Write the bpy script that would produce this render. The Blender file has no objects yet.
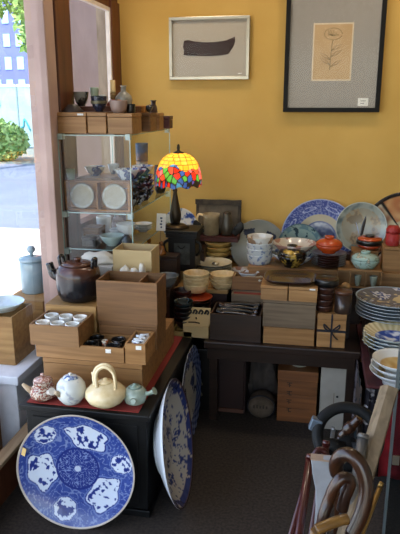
import bpy, bmesh, math, random
from mathutils import Vector, Matrix, noise
random.seed(7)
PI = math.pi
C = bpy.context.scene.collection
S = bpy.context.scene

# ------------------------------------------------------------------ camera model
F = 610.0; EYE = 1.55; VX = 320.0; HY = 103.0
PITCH = math.atan((267-HY)/F); YAW = math.atan((VX-200)*math.cos(PITCH)/F)
FW = (-math.sin(YAW)*math.cos(PITCH), math.cos(YAW)*math.cos(PITCH), -math.sin(PITCH))
RT = (math.cos(YAW), math.sin(YAW), 0)
UP = (-math.sin(YAW)*math.sin(PITCH), math.cos(YAW)*math.sin(PITCH), math.cos(PITCH))
def ray(x, y):
    u = (x-200)/F; v = (267-y)/F
    return [FW[i]+u*RT[i]+v*UP[i] for i in range(3)]
def PY(x, y, Y):
    d = ray(x, y); t = Y/d[1]; return Vector((d[0]*t, Y, EYE+d[2]*t))
def PZ(x, y, Z):
    d = ray(x, y); t = (Z-EYE)/d[2]; return Vector((d[0]*t, d[1]*t, Z))
def PX(x, y, X):
    d = ray(x, y); t = X/d[0]; return Vector((X, d[1]*t, EYE+d[2]*t))
def scale_at(p):
    v = (p[0], p[1], p[2]-EYE); return F/sum(v[i]*FW[i] for i in range(3))
def front(x0, x1, yt, yb, Y):
    m = (x0+x1)/2
    return PY(x0, yb, Y).x, PY(x1, yb, Y).x, PY(m, yb, Y).z, PY(m, yt, Y).z

cam_d = bpy.data.cameras.new('camera'); cam = bpy.data.objects.new('camera', cam_d); C.objects.link(cam)
cam.location = (0, 0, EYE)
cam.rotation_euler = (PI/2-PITCH, 0, YAW)
cam_d.sensor_fit = 'VERTICAL'; cam_d.sensor_height = 24; cam_d.lens = F/534*24
cam_d.clip_start = .05; cam_d.clip_end = 300
S.camera = cam

# ------------------------------------------------------------------ materials
def lin(c):
    if isinstance(c, str):
        c = [int(c[i:i+2], 16)/255 for i in (0, 2, 4)]
    return tuple((v/12.92 if v <= .04045 else ((v+.055)/1.055)**2.4) for v in c)
MATS = {}
def new_mat(name):
    m = bpy.data.materials.new(name); m.use_nodes = True
    nt = m.node_tree; b = nt.nodes['Principled BSDF']
    return m, nt, b
def mat(name, col, rough=.5, metal=0, coat=0, col2=None, scale=20, bump=0, detail=4, contrast=(.35, .65), spec=.5):
    if name in MATS: return MATS[name]
    m, nt, b = new_mat(name); N = nt.nodes; L = nt.links
    b.inputs['Roughness'].default_value = rough; b.inputs['Metallic'].default_value = metal
    b.inputs['Coat Weight'].default_value = coat; b.inputs['Coat Roughness'].default_value = .08
    b.inputs['Specular IOR Level'].default_value = spec
    c1 = lin(col)
    tc = N.new('ShaderNodeTexCoord'); nz = N.new('ShaderNodeTexNoise')
    nz.inputs['Scale'].default_value = scale; nz.inputs['Detail'].default_value = detail
    L.new(tc.outputs['Object'], nz.inputs['Vector'])
    c2 = lin(col2) if col2 else tuple(v*.88 for v in c1)
    rp = N.new('ShaderNodeValToRGB')
    rp.color_ramp.elements[0].position = contrast[0]; rp.color_ramp.elements[1].position = contrast[1]
    rp.color_ramp.elements[0].color = (*c2, 1); rp.color_ramp.elements[1].color = (*c1, 1)
    L.new(nz.outputs['Fac'], rp.inputs['Fac']); L.new(rp.outputs['Color'], b.inputs['Base Color'])
    if bump:
        bp = N.new('ShaderNodeBump'); bp.inputs['Strength'].default_value = bump; bp.inputs['Distance'].default_value = .003
        L.new(nz.outputs['Fac'], bp.inputs['Height']); L.new(bp.outputs['Normal'], b.inputs['Normal'])
    MATS[name] = m; return m
def wood(name, col, col2, axis='X', sc=14, rough=.55, vary=.25, coat=0):
    if name in MATS: return MATS[name]
    m, nt, b = new_mat(name); N = nt.nodes; L = nt.links
    tc = N.new('ShaderNodeTexCoord'); mp = N.new('ShaderNodeMapping'); oi = N.new('ShaderNodeObjectInfo')
    s = [sc*4]*3; s['XYZ'.index(axis)] = sc*.25
    mp.inputs['Scale'].default_value = s
    ad = N.new('ShaderNodeVectorMath'); ad.operation = 'MULTIPLY_ADD'
    L.new(tc.outputs['Object'], ad.inputs[0]); ad.inputs[1].default_value = (1, 1, 1)
    L.new(oi.outputs['Random'], ad.inputs[2]); L.new(ad.outputs[0], mp.inputs['Vector'])
    nz = N.new('ShaderNodeTexNoise'); nz.inputs['Scale'].default_value = 1.0; nz.inputs['Detail'].default_value = 5
    nz.inputs['Distortion'].default_value = .6
    L.new(mp.outputs[0], nz.inputs['Vector'])
    rp = N.new('ShaderNodeValToRGB'); rp.color_ramp.elements[0].position = .3; rp.color_ramp.elements[1].position = .7
    rp.color_ramp.elements[0].color = (*lin(col2), 1); rp.color_ramp.elements[1].color = (*lin(col), 1)
    L.new(nz.outputs['Fac'], rp.inputs['Fac'])
    hs = N.new('ShaderNodeHueSaturation'); mr = N.new('ShaderNodeMapRange')
    mr.inputs['To Min'].default_value = 1-vary; mr.inputs['To Max'].default_value = 1+vary*.6
    L.new(oi.outputs['Random'], mr.inputs['Value']); L.new(mr.outputs[0], hs.inputs['Value'])
    L.new(rp.outputs['Color'], hs.inputs['Color']); L.new(hs.outputs['Color'], b.inputs['Base Color'])
    b.inputs['Roughness'].default_value = rough; b.inputs['Coat Weight'].default_value = coat
    bp = N.new('ShaderNodeBump'); bp.inputs['Strength'].default_value = .15; bp.inputs['Distance'].default_value = .002
    L.new(nz.outputs['Fac'], bp.inputs['Height']); L.new(bp.outputs['Normal'], b.inputs['Normal'])
    MATS[name] = m; return m
def vcol(name, rough=.25, coat=.3, translucent=False):
    """glazed surface whose own design is stored in the colour attribute 'design'"""
    if name in MATS: return MATS[name]
    m, nt, b = new_mat(name); N = nt.nodes; L = nt.links
    at = N.new('ShaderNodeVertexColor'); at.layer_name = 'design'
    L.new(at.outputs['Color'], b.inputs['Base Color'])
    b.inputs['Roughness'].default_value = rough; b.inputs['Coat Weight'].default_value = coat
    b.inputs['Coat Roughness'].default_value = .1
    if translucent:
        tr = N.new('ShaderNodeBsdfTranslucent'); mx = N.new('ShaderNodeMixShader'); mx.inputs[0].default_value = .6
        L.new(at.outputs['Color'], tr.inputs['Color'])
        L.new(b.outputs[0], mx.inputs[1]); L.new(tr.outputs[0], mx.inputs[2])
        L.new(mx.outputs[0], N['Material Output'].inputs['Surface'])
    MATS[name] = m; return m
def pattern(name, base, ink, scale=40, thr=.52, rough=.22, kind='noise', ink2=None, coat=.4):
    """glazed ceramic with a brushed pattern of ink on a base colour"""
    if name in MATS: return MATS[name]
    m, nt, b = new_mat(name); N = nt.nodes; L = nt.links
    tc = N.new('ShaderNodeTexCoord')
    if kind == 'noise':
        t = N.new('ShaderNodeTexNoise'); t.inputs['Scale'].default_value = scale; t.inputs['Detail'].default_value = 3
        src = t.outputs['Fac']
    elif kind == 'cells':
        t = N.new('ShaderNodeTexVoronoi'); t.feature = 'DISTANCE_TO_EDGE'; t.inputs['Scale'].default_value = scale; src = t.outputs['Distance']
    else:
        t = N.new('ShaderNodeTexWave'); t.bands_direction = 'Z'; t.inputs['Scale'].default_value = scale
        t.inputs['Distortion'].default_value = 2.5; src = t.outputs['Fac']
    L.new(tc.outputs['Object'], t.inputs['Vector'])
    rp = N.new('ShaderNodeValToRGB'); e = rp.color_ramp.elements
    e[0].position = thr-.03; e[1].position = thr+.03
    e[0].color = (*lin(base), 1); e[1].color = (*lin(ink), 1)
    if ink2:
        x = e.new(min(.98, thr+.12)); x.color = (*lin(ink2), 1)
    L.new(src, rp.inputs['Fac']); L.new(rp.outputs['Color'], b.inputs['Base Color'])
    b.inputs['Roughness'].default_value = rough; b.inputs['Coat Weight'].default_value = coat
    MATS[name] = m; return m
def glass(name, tint=(1, 1, 1), refl=1.0, base=.04, rough=.0, haze=0):
    if name in MATS: return MATS[name]
    m, nt, b = new_mat(name); N = nt.nodes; L = nt.links
    N.remove(b)
    tr = N.new('ShaderNodeBsdfTransparent'); tr.inputs[0].default_value = (*tint, 1)
    gl = N.new('ShaderNodeBsdfGlossy'); gl.inputs['Roughness'].default_value = rough
    lw = N.new('ShaderNodeLayerWeight'); lw.inputs['Blend'].default_value = .5
    pw = N.new('ShaderNodeMath'); pw.operation = 'POWER'; pw.inputs[1].default_value = 5; L.new(lw.outputs['Facing'], pw.inputs[0])
    ma = N.new('ShaderNodeMath'); ma.operation = 'MULTIPLY_ADD'; ma.inputs[1].default_value = .96*refl; ma.inputs[2].default_value = base*refl; ma.use_clamp = True
    L.new(pw.outputs[0], ma.inputs[0])
    mx = N.new('ShaderNodeMixShader'); L.new(ma.outputs[0], mx.inputs[0]); L.new(tr.outputs[0], mx.inputs[1]); L.new(gl.outputs[0], mx.inputs[2])
    out = mx
    if haze:
        df = N.new('ShaderNodeBsdfDiffuse'); df.inputs[0].default_value = (.85, .9, 1, 1)
        m2 = N.new('ShaderNodeMixShader'); m2.inputs[0].default_value = haze
        L.new(mx.outputs[0], m2.inputs[1]); L.new(df.outputs[0], m2.inputs[2]); out = m2
    L.new(out.outputs[0], N['Material Output'].inputs['Surface'])
    MATS[name] = m; return m
def emit(name, col, st):
    m, nt, b = new_mat(name); b.inputs['Emission Color'].default_value = (*lin(col), 1); b.inputs['Emission Strength'].default_value = st
    return m

KIRI = wood('pale paulownia wood', 'ab7e4c', '875d2e', 'X', 12, vary=.15)
KIRI_Y = wood('yellow paulownia wood', 'ad8650', '8a6434', 'X', 10, vary=.12)
TAN = wood('tan cedar wood', '9a7040', '775128', 'X', 12, vary=.15)
BROWN = wood('brown aged wood', '8a6036', '684522', 'X', 14, vary=.12)
GREYWD = wood('grey aged wood', '746049', '574632', 'X', 14, vary=.1)
DARKWD = wood('dark stained wood', '3a2519', '22140d', 'X', 12, .4)
REDWD = wood('red brown trim wood', '6a3a22', '47240f', 'Z', 8, .45, .05)
LACQ = mat('black lacquer', '0a0a0b', .35, coat=.25)
BLACK = mat('black iron', '141312', .45, .3, bump=.2, scale=60)
REDLQ = mat('red lacquer', 'b5431f', .3, coat=.5, col2='8f2f15', scale=12)
MAROON = mat('maroon lacquer', '3a1410', .3, coat=.4, col2='25100c')
BRLQ = mat('brown lacquer', '2d1712', .25, coat=.5, col2='1c0e0b')
CREAM = mat('cream glaze', 'd8c193', .35, coat=.3, col2='bfa574', scale=30)
IVORY = mat('ivory glaze', 'e6d3a8', .22, coat=.5, col2='d7bf90', scale=30)
WHITE = mat('white porcelain', 'e4e4de', .2, coat=.4)
GREYC = mat('grey stoneware', '9c988c', .4, col2='858075', scale=40)
PAPER = mat('white paper', 'ece9e0', .8)
BLUEW = pattern('blue and white porcelain', 'dfe3e4', '2c3f82', 26, .55, ink2='7f93bb')
BLUEG = pattern('grey and blue porcelain', 'c3cbce', '4a5a80', 20, .56)
DKBLUE = pattern('dark blue patterned glaze', '1c2233', 'a9b3c2', 30, .58)
CELADON = mat('celadon glaze', 'a3afa0', .25, coat=.4, col2='88988a', scale=25)
GOLDBL = pattern('black lacquer with gold', '15120d', '9a7a30', 22, .56, ink2='c6a048')
SILVER = mat('silver metal', 'b9b2a2', .3, .9)
STEM = mat('bronze metal', '3c3328', .4, .7, bump=.2, scale=40)
FELT = mat('red felt', '862a22', .9, bump=.3, scale=200)

# ------------------------------------------------------------------ mesh helpers
def BM(): return bmesh.new()
def add_box(bm, x0, x1, y0, y1, z0, z1):
    v = [bm.verts.new((x, y, z)) for z in (z0, z1) for y in (y0, y1) for x in (x0, x1)]
    for f in ((0, 2, 3, 1), (4, 5, 7, 6), (0, 1, 5, 4), (2, 6, 7, 3), (0, 4, 6, 2), (1, 3, 7, 5)):
        bm.faces.new([v[i] for i in f])
def add_lathe(bm, prof, seg=32, cx=0, cy=0, M=None, wob=None):
    rings = []
    for r, z in prof:
        if r < 1e-6:
            co = Vector((cx, cy, z)); rings.append([bm.verts.new(M @ co if M else co)])
        else:
            ring = []
            for k in range(seg):
                a = 2*PI*k/seg; rr = r*(wob(a, z) if wob else 1)
                co = Vector((cx+rr*math.cos(a), cy+rr*math.sin(a), z)); ring.append(bm.verts.new(M @ co if M else co))
            rings.append(ring)
    for a, b in zip(rings, rings[1:]):
        for k in range(seg):
            k2 = (k+1) % seg
            q = []
            if len(a) == 1 and len(b) == 1: continue
            if len(a) == 1: q = [a[0], b[k2], b[k]]
            elif len(b) == 1: q = [a[k], a[k2], b[0]]
            else: q = [a[k], a[k2], b[k2], b[k]]
            f = bm.faces.new(q); f.smooth = True
    return rings
def add_tube(bm, pts, rad, seg=10, closed=False, cap=True):
    pts = [Vector(p) for p in pts]; n = len(pts)
    if not hasattr(rad, '__len__'): rad = [rad]*n
    rings = []; prev = None
    for i, p in enumerate(pts):
        if closed: t = pts[(i+1) % n]-pts[i-1]
        else: t = pts[min(i+1, n-1)]-pts[max(i-1, 0)]
        t.normalize()
        if prev is None:
            ref = Vector((0, 0, 1)) if abs(t.z) < .9 else Vector((1, 0, 0))
            u = t.cross(ref).normalized()
        else:
            u = (prev-t*prev.dot(t)).normalized()
        prev = u; w = t.cross(u)
        rings.append([bm.verts.new(p+(u*math.cos(2*PI*k/seg)+w*math.sin(2*PI*k/seg))*rad[i]) for k in range(seg)])
    rng = range(n) if closed else range(n-1)
    for i in rng:
        a = rings[i]; b = rings[(i+1) % n]
        for k in range(seg):
            f = bm.faces.new([a[k], a[(k+1) % seg], b[(k+1) % seg], b[k]]); f.smooth = True
    if cap and not closed:
        bm.faces.new(rings[0][::-1]); bm.faces.new(rings[-1])
def smooth_path(pts, n=6):
    """Catmull-Rom through the points"""
    P = [Vector(p) for p in pts]; out = []
    for i in range(len(P)-1):
        p0 = P[max(i-1, 0)]; p1 = P[i]; p2 = P[i+1]; p3 = P[min(i+2, len(P)-1)]
        for k in range(n):
            t = k/n
            out.append(.5*((2*p1)+(p2-p0)*t+(2*p0-5*p1+4*p2-p3)*t*t+(3*p1-p0-3*p2+p3)*t**3))
    out.append(P[-1]); return out
def obj(name, bm, m, parent=None, loc=None, rot=None, bevel=0, kind=None):
    bmesh.ops.recalc_face_normals(bm, faces=bm.faces[:])
    me = bpy.data.meshes.new(name); bm.to_mesh(me); bm.free()
    o = bpy.data.objects.new(name, me); C.objects.link(o)
    me.materials.append(m)
    if parent: o.parent = parent
    if loc is not None: o.location = loc
    if rot is not None: o.rotation_euler = rot
    if bevel:
        b = o.modifiers.new('bevel', 'BEVEL'); b.width = bevel; b.segments = 2; b.limit_method = 'ANGLE'
    if kind: o['kind'] = kind
    return o
def tag(o, label, cat, group=None):
    o['label'] = label; o['category'] = cat
    if group: o['group'] = group
    return o
def thing(name, label, cat, loc=(0, 0, 0), rz=0, group=None):
    o = bpy.data.objects.new(name, None); C.objects.link(o); o.empty_display_size = .05
    o.location = loc; o.rotation_euler = (0, 0, rz)
    return tag(o, label, cat, group)
def struct(name, boxes, m, bevel=0):
    bm = BM()
    for b in boxes: add_box(bm, *b)
    return obj(name, bm, m, kind='structure', bevel=bevel)
def arc(cx, cz, rx, rz, a0, a1, n, y=0):
    return [(cx+rx*math.cos(a0+(a1-a0)*k/n), y, cz+rz*math.sin(a0+(a1-a0)*k/n)) for k in range(n+1)]

# ------------------------------------------------------------------ vessels
def bowl_prof(R, h, rf=None, t=.0035, p=.6, foot=.006):
    rf = rf or R*.45
    out = [(0, foot), (rf*.85, foot), (rf*.88, 0), (rf, 0), (rf, foot)]
    n = 9
    for i in range(1, n+1):
        s = i/n; out.append((rf+(R-rf)*s**p, foot+(h-foot)*s))
    inn = []
    for i in range(n, -1, -1):
        s = i/n; r = rf+(R-rf)*s**p-t
        inn.append((max(r, .001), foot+t+(h-foot-t)*s if i < n else h))
    inn.append((0, foot+t))
    return out+inn
def bowl(name, label, cat, loc, R, h, m, rf=None, p=.6, t=.0035, group=None, seg=36, wob=None):
    bm = BM(); add_lathe(bm, bowl_prof(R, h, rf, t, p), seg, wob=wob)
    return tag(obj(name, bm, m, loc=loc), label, cat, group)
ORD = ['topmost', 'second from the top', 'third from the top', 'fourth from the top', 'fifth from the top', 'sixth from the top', 'seventh from the top', 'eighth from the top']
def stack(name, desc, where, cat, group, n, x, y, z0, dz, R, h, m, rf=None, p=.6, t=.0035, top_mat=None, wob=None, seg=36):
    """n nested vessels, each one a thing of its own, bottom first"""
    first = None; out = []
    for i in range(n):
        k = n-1-i
        pos = ORD[k] if i else ('bottom' if n > 1 else 'single')
        lab = f'{desc}, {pos} of the pile {where}'
        if first is None:
            o = bowl(name, lab, cat, (x, y, z0), R, h, m, rf, p, t, group, seg, wob); first = o
        else:
            o = first.copy(); C.objects.link(o); o['label'] = lab
        o.location = (x+random.uniform(-1, 1)*.0012, y+random.uniform(-1, 1)*.0012, z0+i*dz)
        o.rotation_euler = (0, 0, random.uniform(0, 6))
        out.append(o)
    if top_mat:
        o = out[-1]; o.data = o.data.copy(); o.data.materials[0] = top_mat
    return out
def plate_mesh(name, R, h, fn, nr=28, nt=96, rim=.0, back='dde0e0', scallop=0, nsc=16, power=2.4, flat=0, m=None, rough=.22):
    """dish with its design in a colour attribute; local +Z is the face, origin on the foot"""
    bm = BM(); t = max(.004, R*.02); ft = .006
    def zf(s): return ft+t+(h-ft-t)*((max(0, s-flat)/(1-flat))**power)
    col = bm.loops.layers.float_color.new('design')
    rings = []; cols = []
    def edge(a, s): return 1+scallop*math.cos(nsc*a)*s**6
    prof = [(s/nr, 'f') for s in range(nr+1)]
    def addring(s, z, colf):
        if s == 0:
            v = bm.verts.new((0, 0, z)); rings.append([v]); cols.append([colf(0, 0)])
        else:
            rr = []; cc = []
            for k in range(nt):
                a = 2*PI*k/nt; e = edge(a, s)
                x = s*math.cos(a); y = s*math.sin(a)
                rr.append(bm.verts.new((x*R*e, y*R*e, z))); cc.append(colf(x, y))
            rings.append(rr); cols.append(cc)
    bk = lin(back)
    for i in range(nr+1): addring(i/nr, zf(i/nr), lambda x, y: lin(fn(x, y)))
    for s in (1.0, .9, .8, .7, .6, .52): addring(s, zf(s)-t*(1 if s < 1 else .5), lambda x, y: bk)
    addring(.5, 0, lambda x, y: bk); addring(.46, 0, lambda x, y: bk); addring(.45, ft, lambda x, y: bk); addring(0, ft, lambda x, y: bk)
    cd = {}
    for r_, c_ in zip(rings, cols):
        for v, c in zip(r_, c_): cd[v] = c
    for a, b in zip(rings, rings[1:]):
        for k in range(nt):
            k2 = (k+1) % nt
            if len(a) == 1: q = [a[0], b[k], b[k2]]
            elif len(b) == 1: q = [a[k], b[0], a[k2]]
            else: q = [a[k], b[k], b[k2], a[k2]]
            f = bm.faces.new(q); f.smooth = True
            for lp in f.loops: lp[col] = (*cd[lp.vert], 1)
    return bm
VC = vcol('painted glaze'); 
def nz(x, y, k, o=0): return noise.noise(Vector((x*k+o, y*k+o*1.7, o)))
def mix(a, b, t):
    a = [int(a[i:i+2], 16)/255 for i in (0, 2, 4)] if isinstance(a, str) else a
    b = [int(b[i:i+2], 16)/255 for i in (0, 2, 4)] if isinstance(b, str) else b
    return [u+(v-u)*t for u, v in zip(a, b)]
def stand_matrix(X, Y, Z, lean, yaw, D, h):
    n = Vector((math.sin(yaw), -math.cos(yaw), 0)); r = Vector((math.cos(yaw), math.sin(yaw), 0))
    u = -math.sin(lean)*n+Vector((0, 0, math.cos(lean))); f = n*math.cos(lean)+Vector((0, 0, math.sin(lean)))
    c = Vector((X, Y, Z))+u*D/2-f*h
    M = Matrix((r, u, f)).transposed().to_4x4(); M.translation = c
    return M
def standing_plate(name, label, X, Y, Z, lean, yaw, D, h, fn, group=None, **kw):
    o = obj(name, plate_mesh(name, D/2, h, fn, **kw), VC)
    o.matrix_world = stand_matrix(X, Y, Z, lean, yaw, D, h)
    return tag(o, label, 'plate', group)
def wall_plate(name, label, xl, xr, yt, Y, fn, h=.035, lean=.16, yaw=0, group=None, **kw):
    cx = (xl+xr)/2; top = PY(cx, yt, Y); c = PY(cx, yt+(xr-xl)/2, Y)
    D = (xr-xl)/scale_at(c)
    zb = top.z-D*math.cos(lean)
    X = PY(cx, yt+(xr-xl)/2, Y).x
    print('plate', name, 'D', round(D, 3), 'zbase', round(zb, 3), 'X', round(X, 3))
    return standing_plate(name, label, X, Y-D*math.sin(lean), zb, lean, yaw, D, h, fn, group, **kw), zb

# ------------------------------------------------------------------ boxes
def wooden_box(name, label, x0, x1, y0, y1, z0, z1, m, lid=.18, group=None, cat='box', lid_mat=None, tagged=False, cord=None):
    t = thing(name, label, cat, ((x0+x1)/2, (y0+y1)/2, z0), 0, group)
    w = (x1-x0)/2; d = (y1-y0)/2; h = z1-z0; s = h*(1-lid)
    bm = BM(); add_box(bm, -w, w, -d, d, 0, s-.0015); obj('box_body', bm, m, t, bevel=.002)
    bm = BM(); add_box(bm, -w-.0012, w+.0012, -d-.0012, d+.0012, s, h); obj('box_lid', bm, lid_mat or m, t, bevel=.002)
    if tagged:
        bm = BM(); add_box(bm, w*.45, w*.85, -d-.003, -d-.0014, s+(h-s)*.25, s+(h-s)*.75); o = obj('price_tag', bm, PAPER, t); o['label'] = 'white paper price tag'
    if cord:
        bm = BM(); q = .004
        cx = cord
        add_box(bm, cx-q, cx+q, -d-.004, d+.004, h, h+.0025); add_box(bm, cx-q, cx+q, -d-.004, -d-.0012, 0, h)
        obj('cord', bm, mat('dark cord', '1c1a20', .8), t)
    return t
def open_box(name, label, x0, x1, y0, y1, z0, z1, m, wall=.007, group=None, cat='box', dividers=(), tag_at=None):
    t = thing(name, label, cat, ((x0+x1)/2, (y0+y1)/2, z0), 0, group)
    w = (x1-x0)/2; d = (y1-y0)/2; h = z1-z0
    bm = BM(); b = .006
    # one closed shell: outer faces, rim, inner faces
    def ring(wx, dy, z): return [bm.verts.new((sx*wx, sy*dy, z)) for sx, sy in ((-1, -1), (1, -1), (1, 1), (-1, 1))]
    R = [ring(w, d, 0), ring(w, d, h), ring(w-wall, d-wall, h), ring(w-wall, d-wall, b)]
    bm.faces.new(R[0]); bm.faces.new(R[3])
    for a, c in zip(R, R[1:]):
        for k in range(4): bm.faces.new([a[k], a[(k+1) % 4], c[(k+1) % 4], c[k]])
    obj('box_shell', bm, m, t)
    for fx in dividers:
        bm = BM(); x = -w+2*w*fx; add_box(bm, x-.003, x+.003, -d+wall, d-wall, b, h-.006); obj('divider', bm, m, t)
    if tag_at is not None:
        bm = BM(); x = -w+2*w*tag_at; add_box(bm, x-.011, x+.011, -d-.0025, -d-.0004, h-.022, h-.006); o = obj('price_tag', bm, PAPER, t); o['label'] = 'white paper price tag'
    return t

# ================================================================== THE SETTING
WX = -1.17; BY = 3.62; ZT = .44
WALLM = mat('ochre plaster', 'cca456', .85, col2='c49c4e', scale=3, bump=.05)
PLAST = mat('pale plaster', 'b8ad9a', .9)
FLOORM = mat('dark brown carpet', '3a3129', .95, col2='211b16', scale=90, bump=.5)
FRAMEM = mat('pinkish metal jamb', 'c0a295', .5, col2='b09186', scale=5)
PALEWD = wood('pale sill wood', 'b39b7c', '94795a', 'Y', 8)
struct('wall_back', [(-1.20, 2.3, BY, BY+.1, 0, 2.7)], WALLM)
struct('wall_right', [(2.2, 2.3, -2.1, BY, 0, 2.7)], PLAST)
struct('wall_front', [(-1.3, -1.05, -2.1, -2, 0, 2.7), (1.5, 2.2, -2.1, -2, 0, 2.7), (-1.05, 1.5, -2.1, -2, 2.3, 2.7)], PLAST)
struct('floor', [(-1.3, 2.3, -2.1, BY, -.06, 0)], FLOORM)
struct('ceiling', [(-1.3, 2.3, -2.1, BY, 2.7, 2.78)], PLAST)
struct('wall_left', [(WX-.06, WX, -2, 2.58, 0, .155), (WX-.06, WX, -2, 2.58, 2.45, 2.7), (WX-.06, WX, 2.87, 3.47, 0, .95),
                     (WX-.06, WX, 2.58, BY, 2.1, 2.7)], REDWD)
struct('trim_1', [(WX-.05, WX+.005, -2, 2.58, .155, .174)], PALEWD, .004)           # window sill
struct('trim_2', [(WX-.08, WX+.01, 2.585, 2.685, 0, 2.1)], FRAMEM, .004)          # jamb
struct('trim_3', [(WX-.08, WX+.012, 2.70, 2.87, 0, 2.1)], REDWD, .004)            # post
struct('trim_4', [(WX-.03, WX+.012, 3.475, BY, 0, 2.1)], REDWD, .004)
struct('trim_5', [(WX-.02, WX+.004, 3.455, 3.475, .95, 2.06), (WX-.02, WX+.004, 2.87, 3.455, 2.04, 2.06)], mat('white bead', 'd8ccc0', .5))
struct('trim_6', [(WX-.06, WX, 2.87, 3.475, 2.06, 2.1)], REDWD)
struct('trim_7', [(WX-.08, WX-.03, 2.685, 2.70, 0, 2.1)], mat('dark gap', '1a1310', .8))
def pane(name, x, y0, y1, z0, z1, m):
    bm = BM(); bm.faces.new([bm.verts.new(p) for p in ((x, y0, z0), (x, y1, z0), (x, y1, z1), (x, y0, z1))])
    return obj(name, bm, m, kind='structure')
WG = glass('window glass', (.97, .985, 1), 1.6)
pane('window_1', WX-.02, -2, 2.585, .175, 2.45, WG)
pane('window_2', WX-.03, 2.87, 3.475, .95, 2.06, glass('small window glass', (1, .98, .97), .15))

# ------------------------------------------------------------------ outdoors
ASPH = mat('grey asphalt', '8b93a3', .9, col2='767e90', scale=.4)
PAVE = mat('pale paving', 'e3e0da', .9, col2='d5d0c8', scale=1.5)
struct('pavement', [(-9, WX-.06, -8, 7.2, -.12, -.02)], PAVE)
struct('road', [(-60, WX-.06, 7.2, 15.5, -.2, -.05), (-60, -9, -8, 7.2, -.2, -.05)], ASPH)
struct('far_ground', [(-90, 20, 15.5, 110, -.25, -.05)], mat('far ground', '8f958a', .9))
bm = BM(); add_box(bm, -1.98, -1.815, 4.2, 5.05, -.02, 3.2)
obj('outer_column', bm, mat('pink stone column', 'c79a86', .7, col2='ba8d79', scale=4), kind='structure', bevel=.004)
bm = BM(); add_box(bm, -2.3, -1.86, 5.15, 8.2, -.02, 3.2)
obj('outer_wall', bm, mat('tan outer wall', 'cba27a', .8, col2='a77d57', scale=4), kind='structure')

struct('outer_eave', [(-1.62, WX-.085, -3, 4.1, 2.62, 2.7)], mat('brown eave wood', '5a4236', .7))
def leaves(bm, c, r, n, size, seed):
    rnd = random.Random(seed)
    for _ in range(n):
        while True:
            v = Vector([rnd.uniform(-1, 1) for _ in range(3)])
            if .3 < v.length < 1: break
        p = Vector(c)+Vector((v.x*r[0], v.y*r[1], v.z*r[2]))
        a = Vector([rnd.gauss(0, 1) for _ in range(3)]).normalized(); b = a.orthogonal().normalized()
        s = size*rnd.uniform(.6, 1.3); w = a*s; q = b*s*.5
        bm.faces.new([bm.verts.new(p+k) for k in (-w, q, w, -q)])
LEAF = mat('bush leaves', 'a9c77e', .7, col2='7fa95a', scale=6)
LEAF2 = mat('tree leaves', 'a5c874', .7, col2='77a24c', scale=5)
for i, (x0, x1, r, lab) in enumerate([(-10.9, -8.1, .66, 'clipped green bush seen at the left window edge'), (-7.6, -5.2, .62, 'smaller green bush beside the pink column, outside')]):
    t = thing('bush', lab, 'bush', ((x0+x1)/2, 16.3, -.05), 0, None)
    bm = BM(); leaves(bm, (0, 0, .55), ((x1-x0)/2*1.05, .7, r), 4200, .11, i); obj('foliage', bm, LEAF, t)
    bm = BM(); add_tube(bm, [(0, 0, 0), (0, 0, .5)], .06); obj('stem', bm, STEM, t)
t = thing('tree', 'leafy street tree hanging in at the top of the window', 'tree', (-8.2, 12.5, -.05))
bm = BM(); leaves(bm, (1.2, .4, 4.4), (2.2, 1.6, 1.0), 2600, .12, 5); leaves(bm, (2.25, 0, 3.2), (.28, .5, .7), 260, .09, 6); obj('crown', bm, LEAF2, t)
bm = BM(); add_tube(bm, [(0, 0, 0), (.1, 0, 1.8), (.5, .2, 3.2), (1.1, .3, 4.4)], [.16, .13, .1, .05]); obj('trunk', bm, STEM, t)
t = thing('site_fence', 'pale blue white panel fence across the street', 'fence', (-13, 21, -.05))
FP = mat('pale fence panel', '9dbcc0', .6, col2='8fb2b8', scale=2)
for k in range(6):
    bm = BM(); add_box(bm, -4+k*1.6, -4+k*1.6+1.56, -.03, .03, .05, 2.15); obj('fence_panel', bm, FP, t)
    bm = BM(); add_box(bm, -4+k*1.6-.05, -4+k*1.6+.0, -.06, .06, 0, 2.25); obj('fence_post', bm, mat('fence post', '7f979c', .6), t)
bm = BM(); add_box(bm, -4, 5.6, -.05, .05, 2.15, 2.24); obj('top_rail', bm, mat('white rail', 'f2f2f0', .5), t)
bm = BM()
rf = random.Random(8)
for k in range(11):
    x = -1.2+k*.55; z = rf.uniform(.6, 1.6)
    add_tube(bm, smooth_path([(x+rf.uniform(-.2, .2), -.05, z+rf.uniform(-.3, .3)) for j in range(4)], 4), .03, 6)
obj('painted_marks', bm, mat('teal paint marks', '3f9fb0', .6), t)
t = thing('office_building', 'violet blue office block with pale windows beyond the street', 'building', (-46.4, 80, 0))
bm = BM(); add_box(bm, -12, 8, 0, 14, -.1, 42); obj('facade', bm, mat('violet blue facade', '6f7ab5', .8, col2='646eaa', scale=.3), t)
WB = mat('pale blue window glass', 'a9cfe6', .15)
for r in range(11):
    for c in range(5):
        x = 6.3-c*1.75; z = 3.0+r*2.9
        bm = BM(); add_box(bm, x, x+.95, -.12, .05, z, z+1.6); obj('window', bm, WB, t)
t = thing('tower_block', 'pale lilac tower behind the violet blue office block', 'building', (-36.5, 97, 0))
bm = BM(); add_box(bm, -8.2, 9, 0, 12, -.1, 46); obj('facade', bm, mat('pale lilac facade', 'b9bcd8', .8), t)
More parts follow.
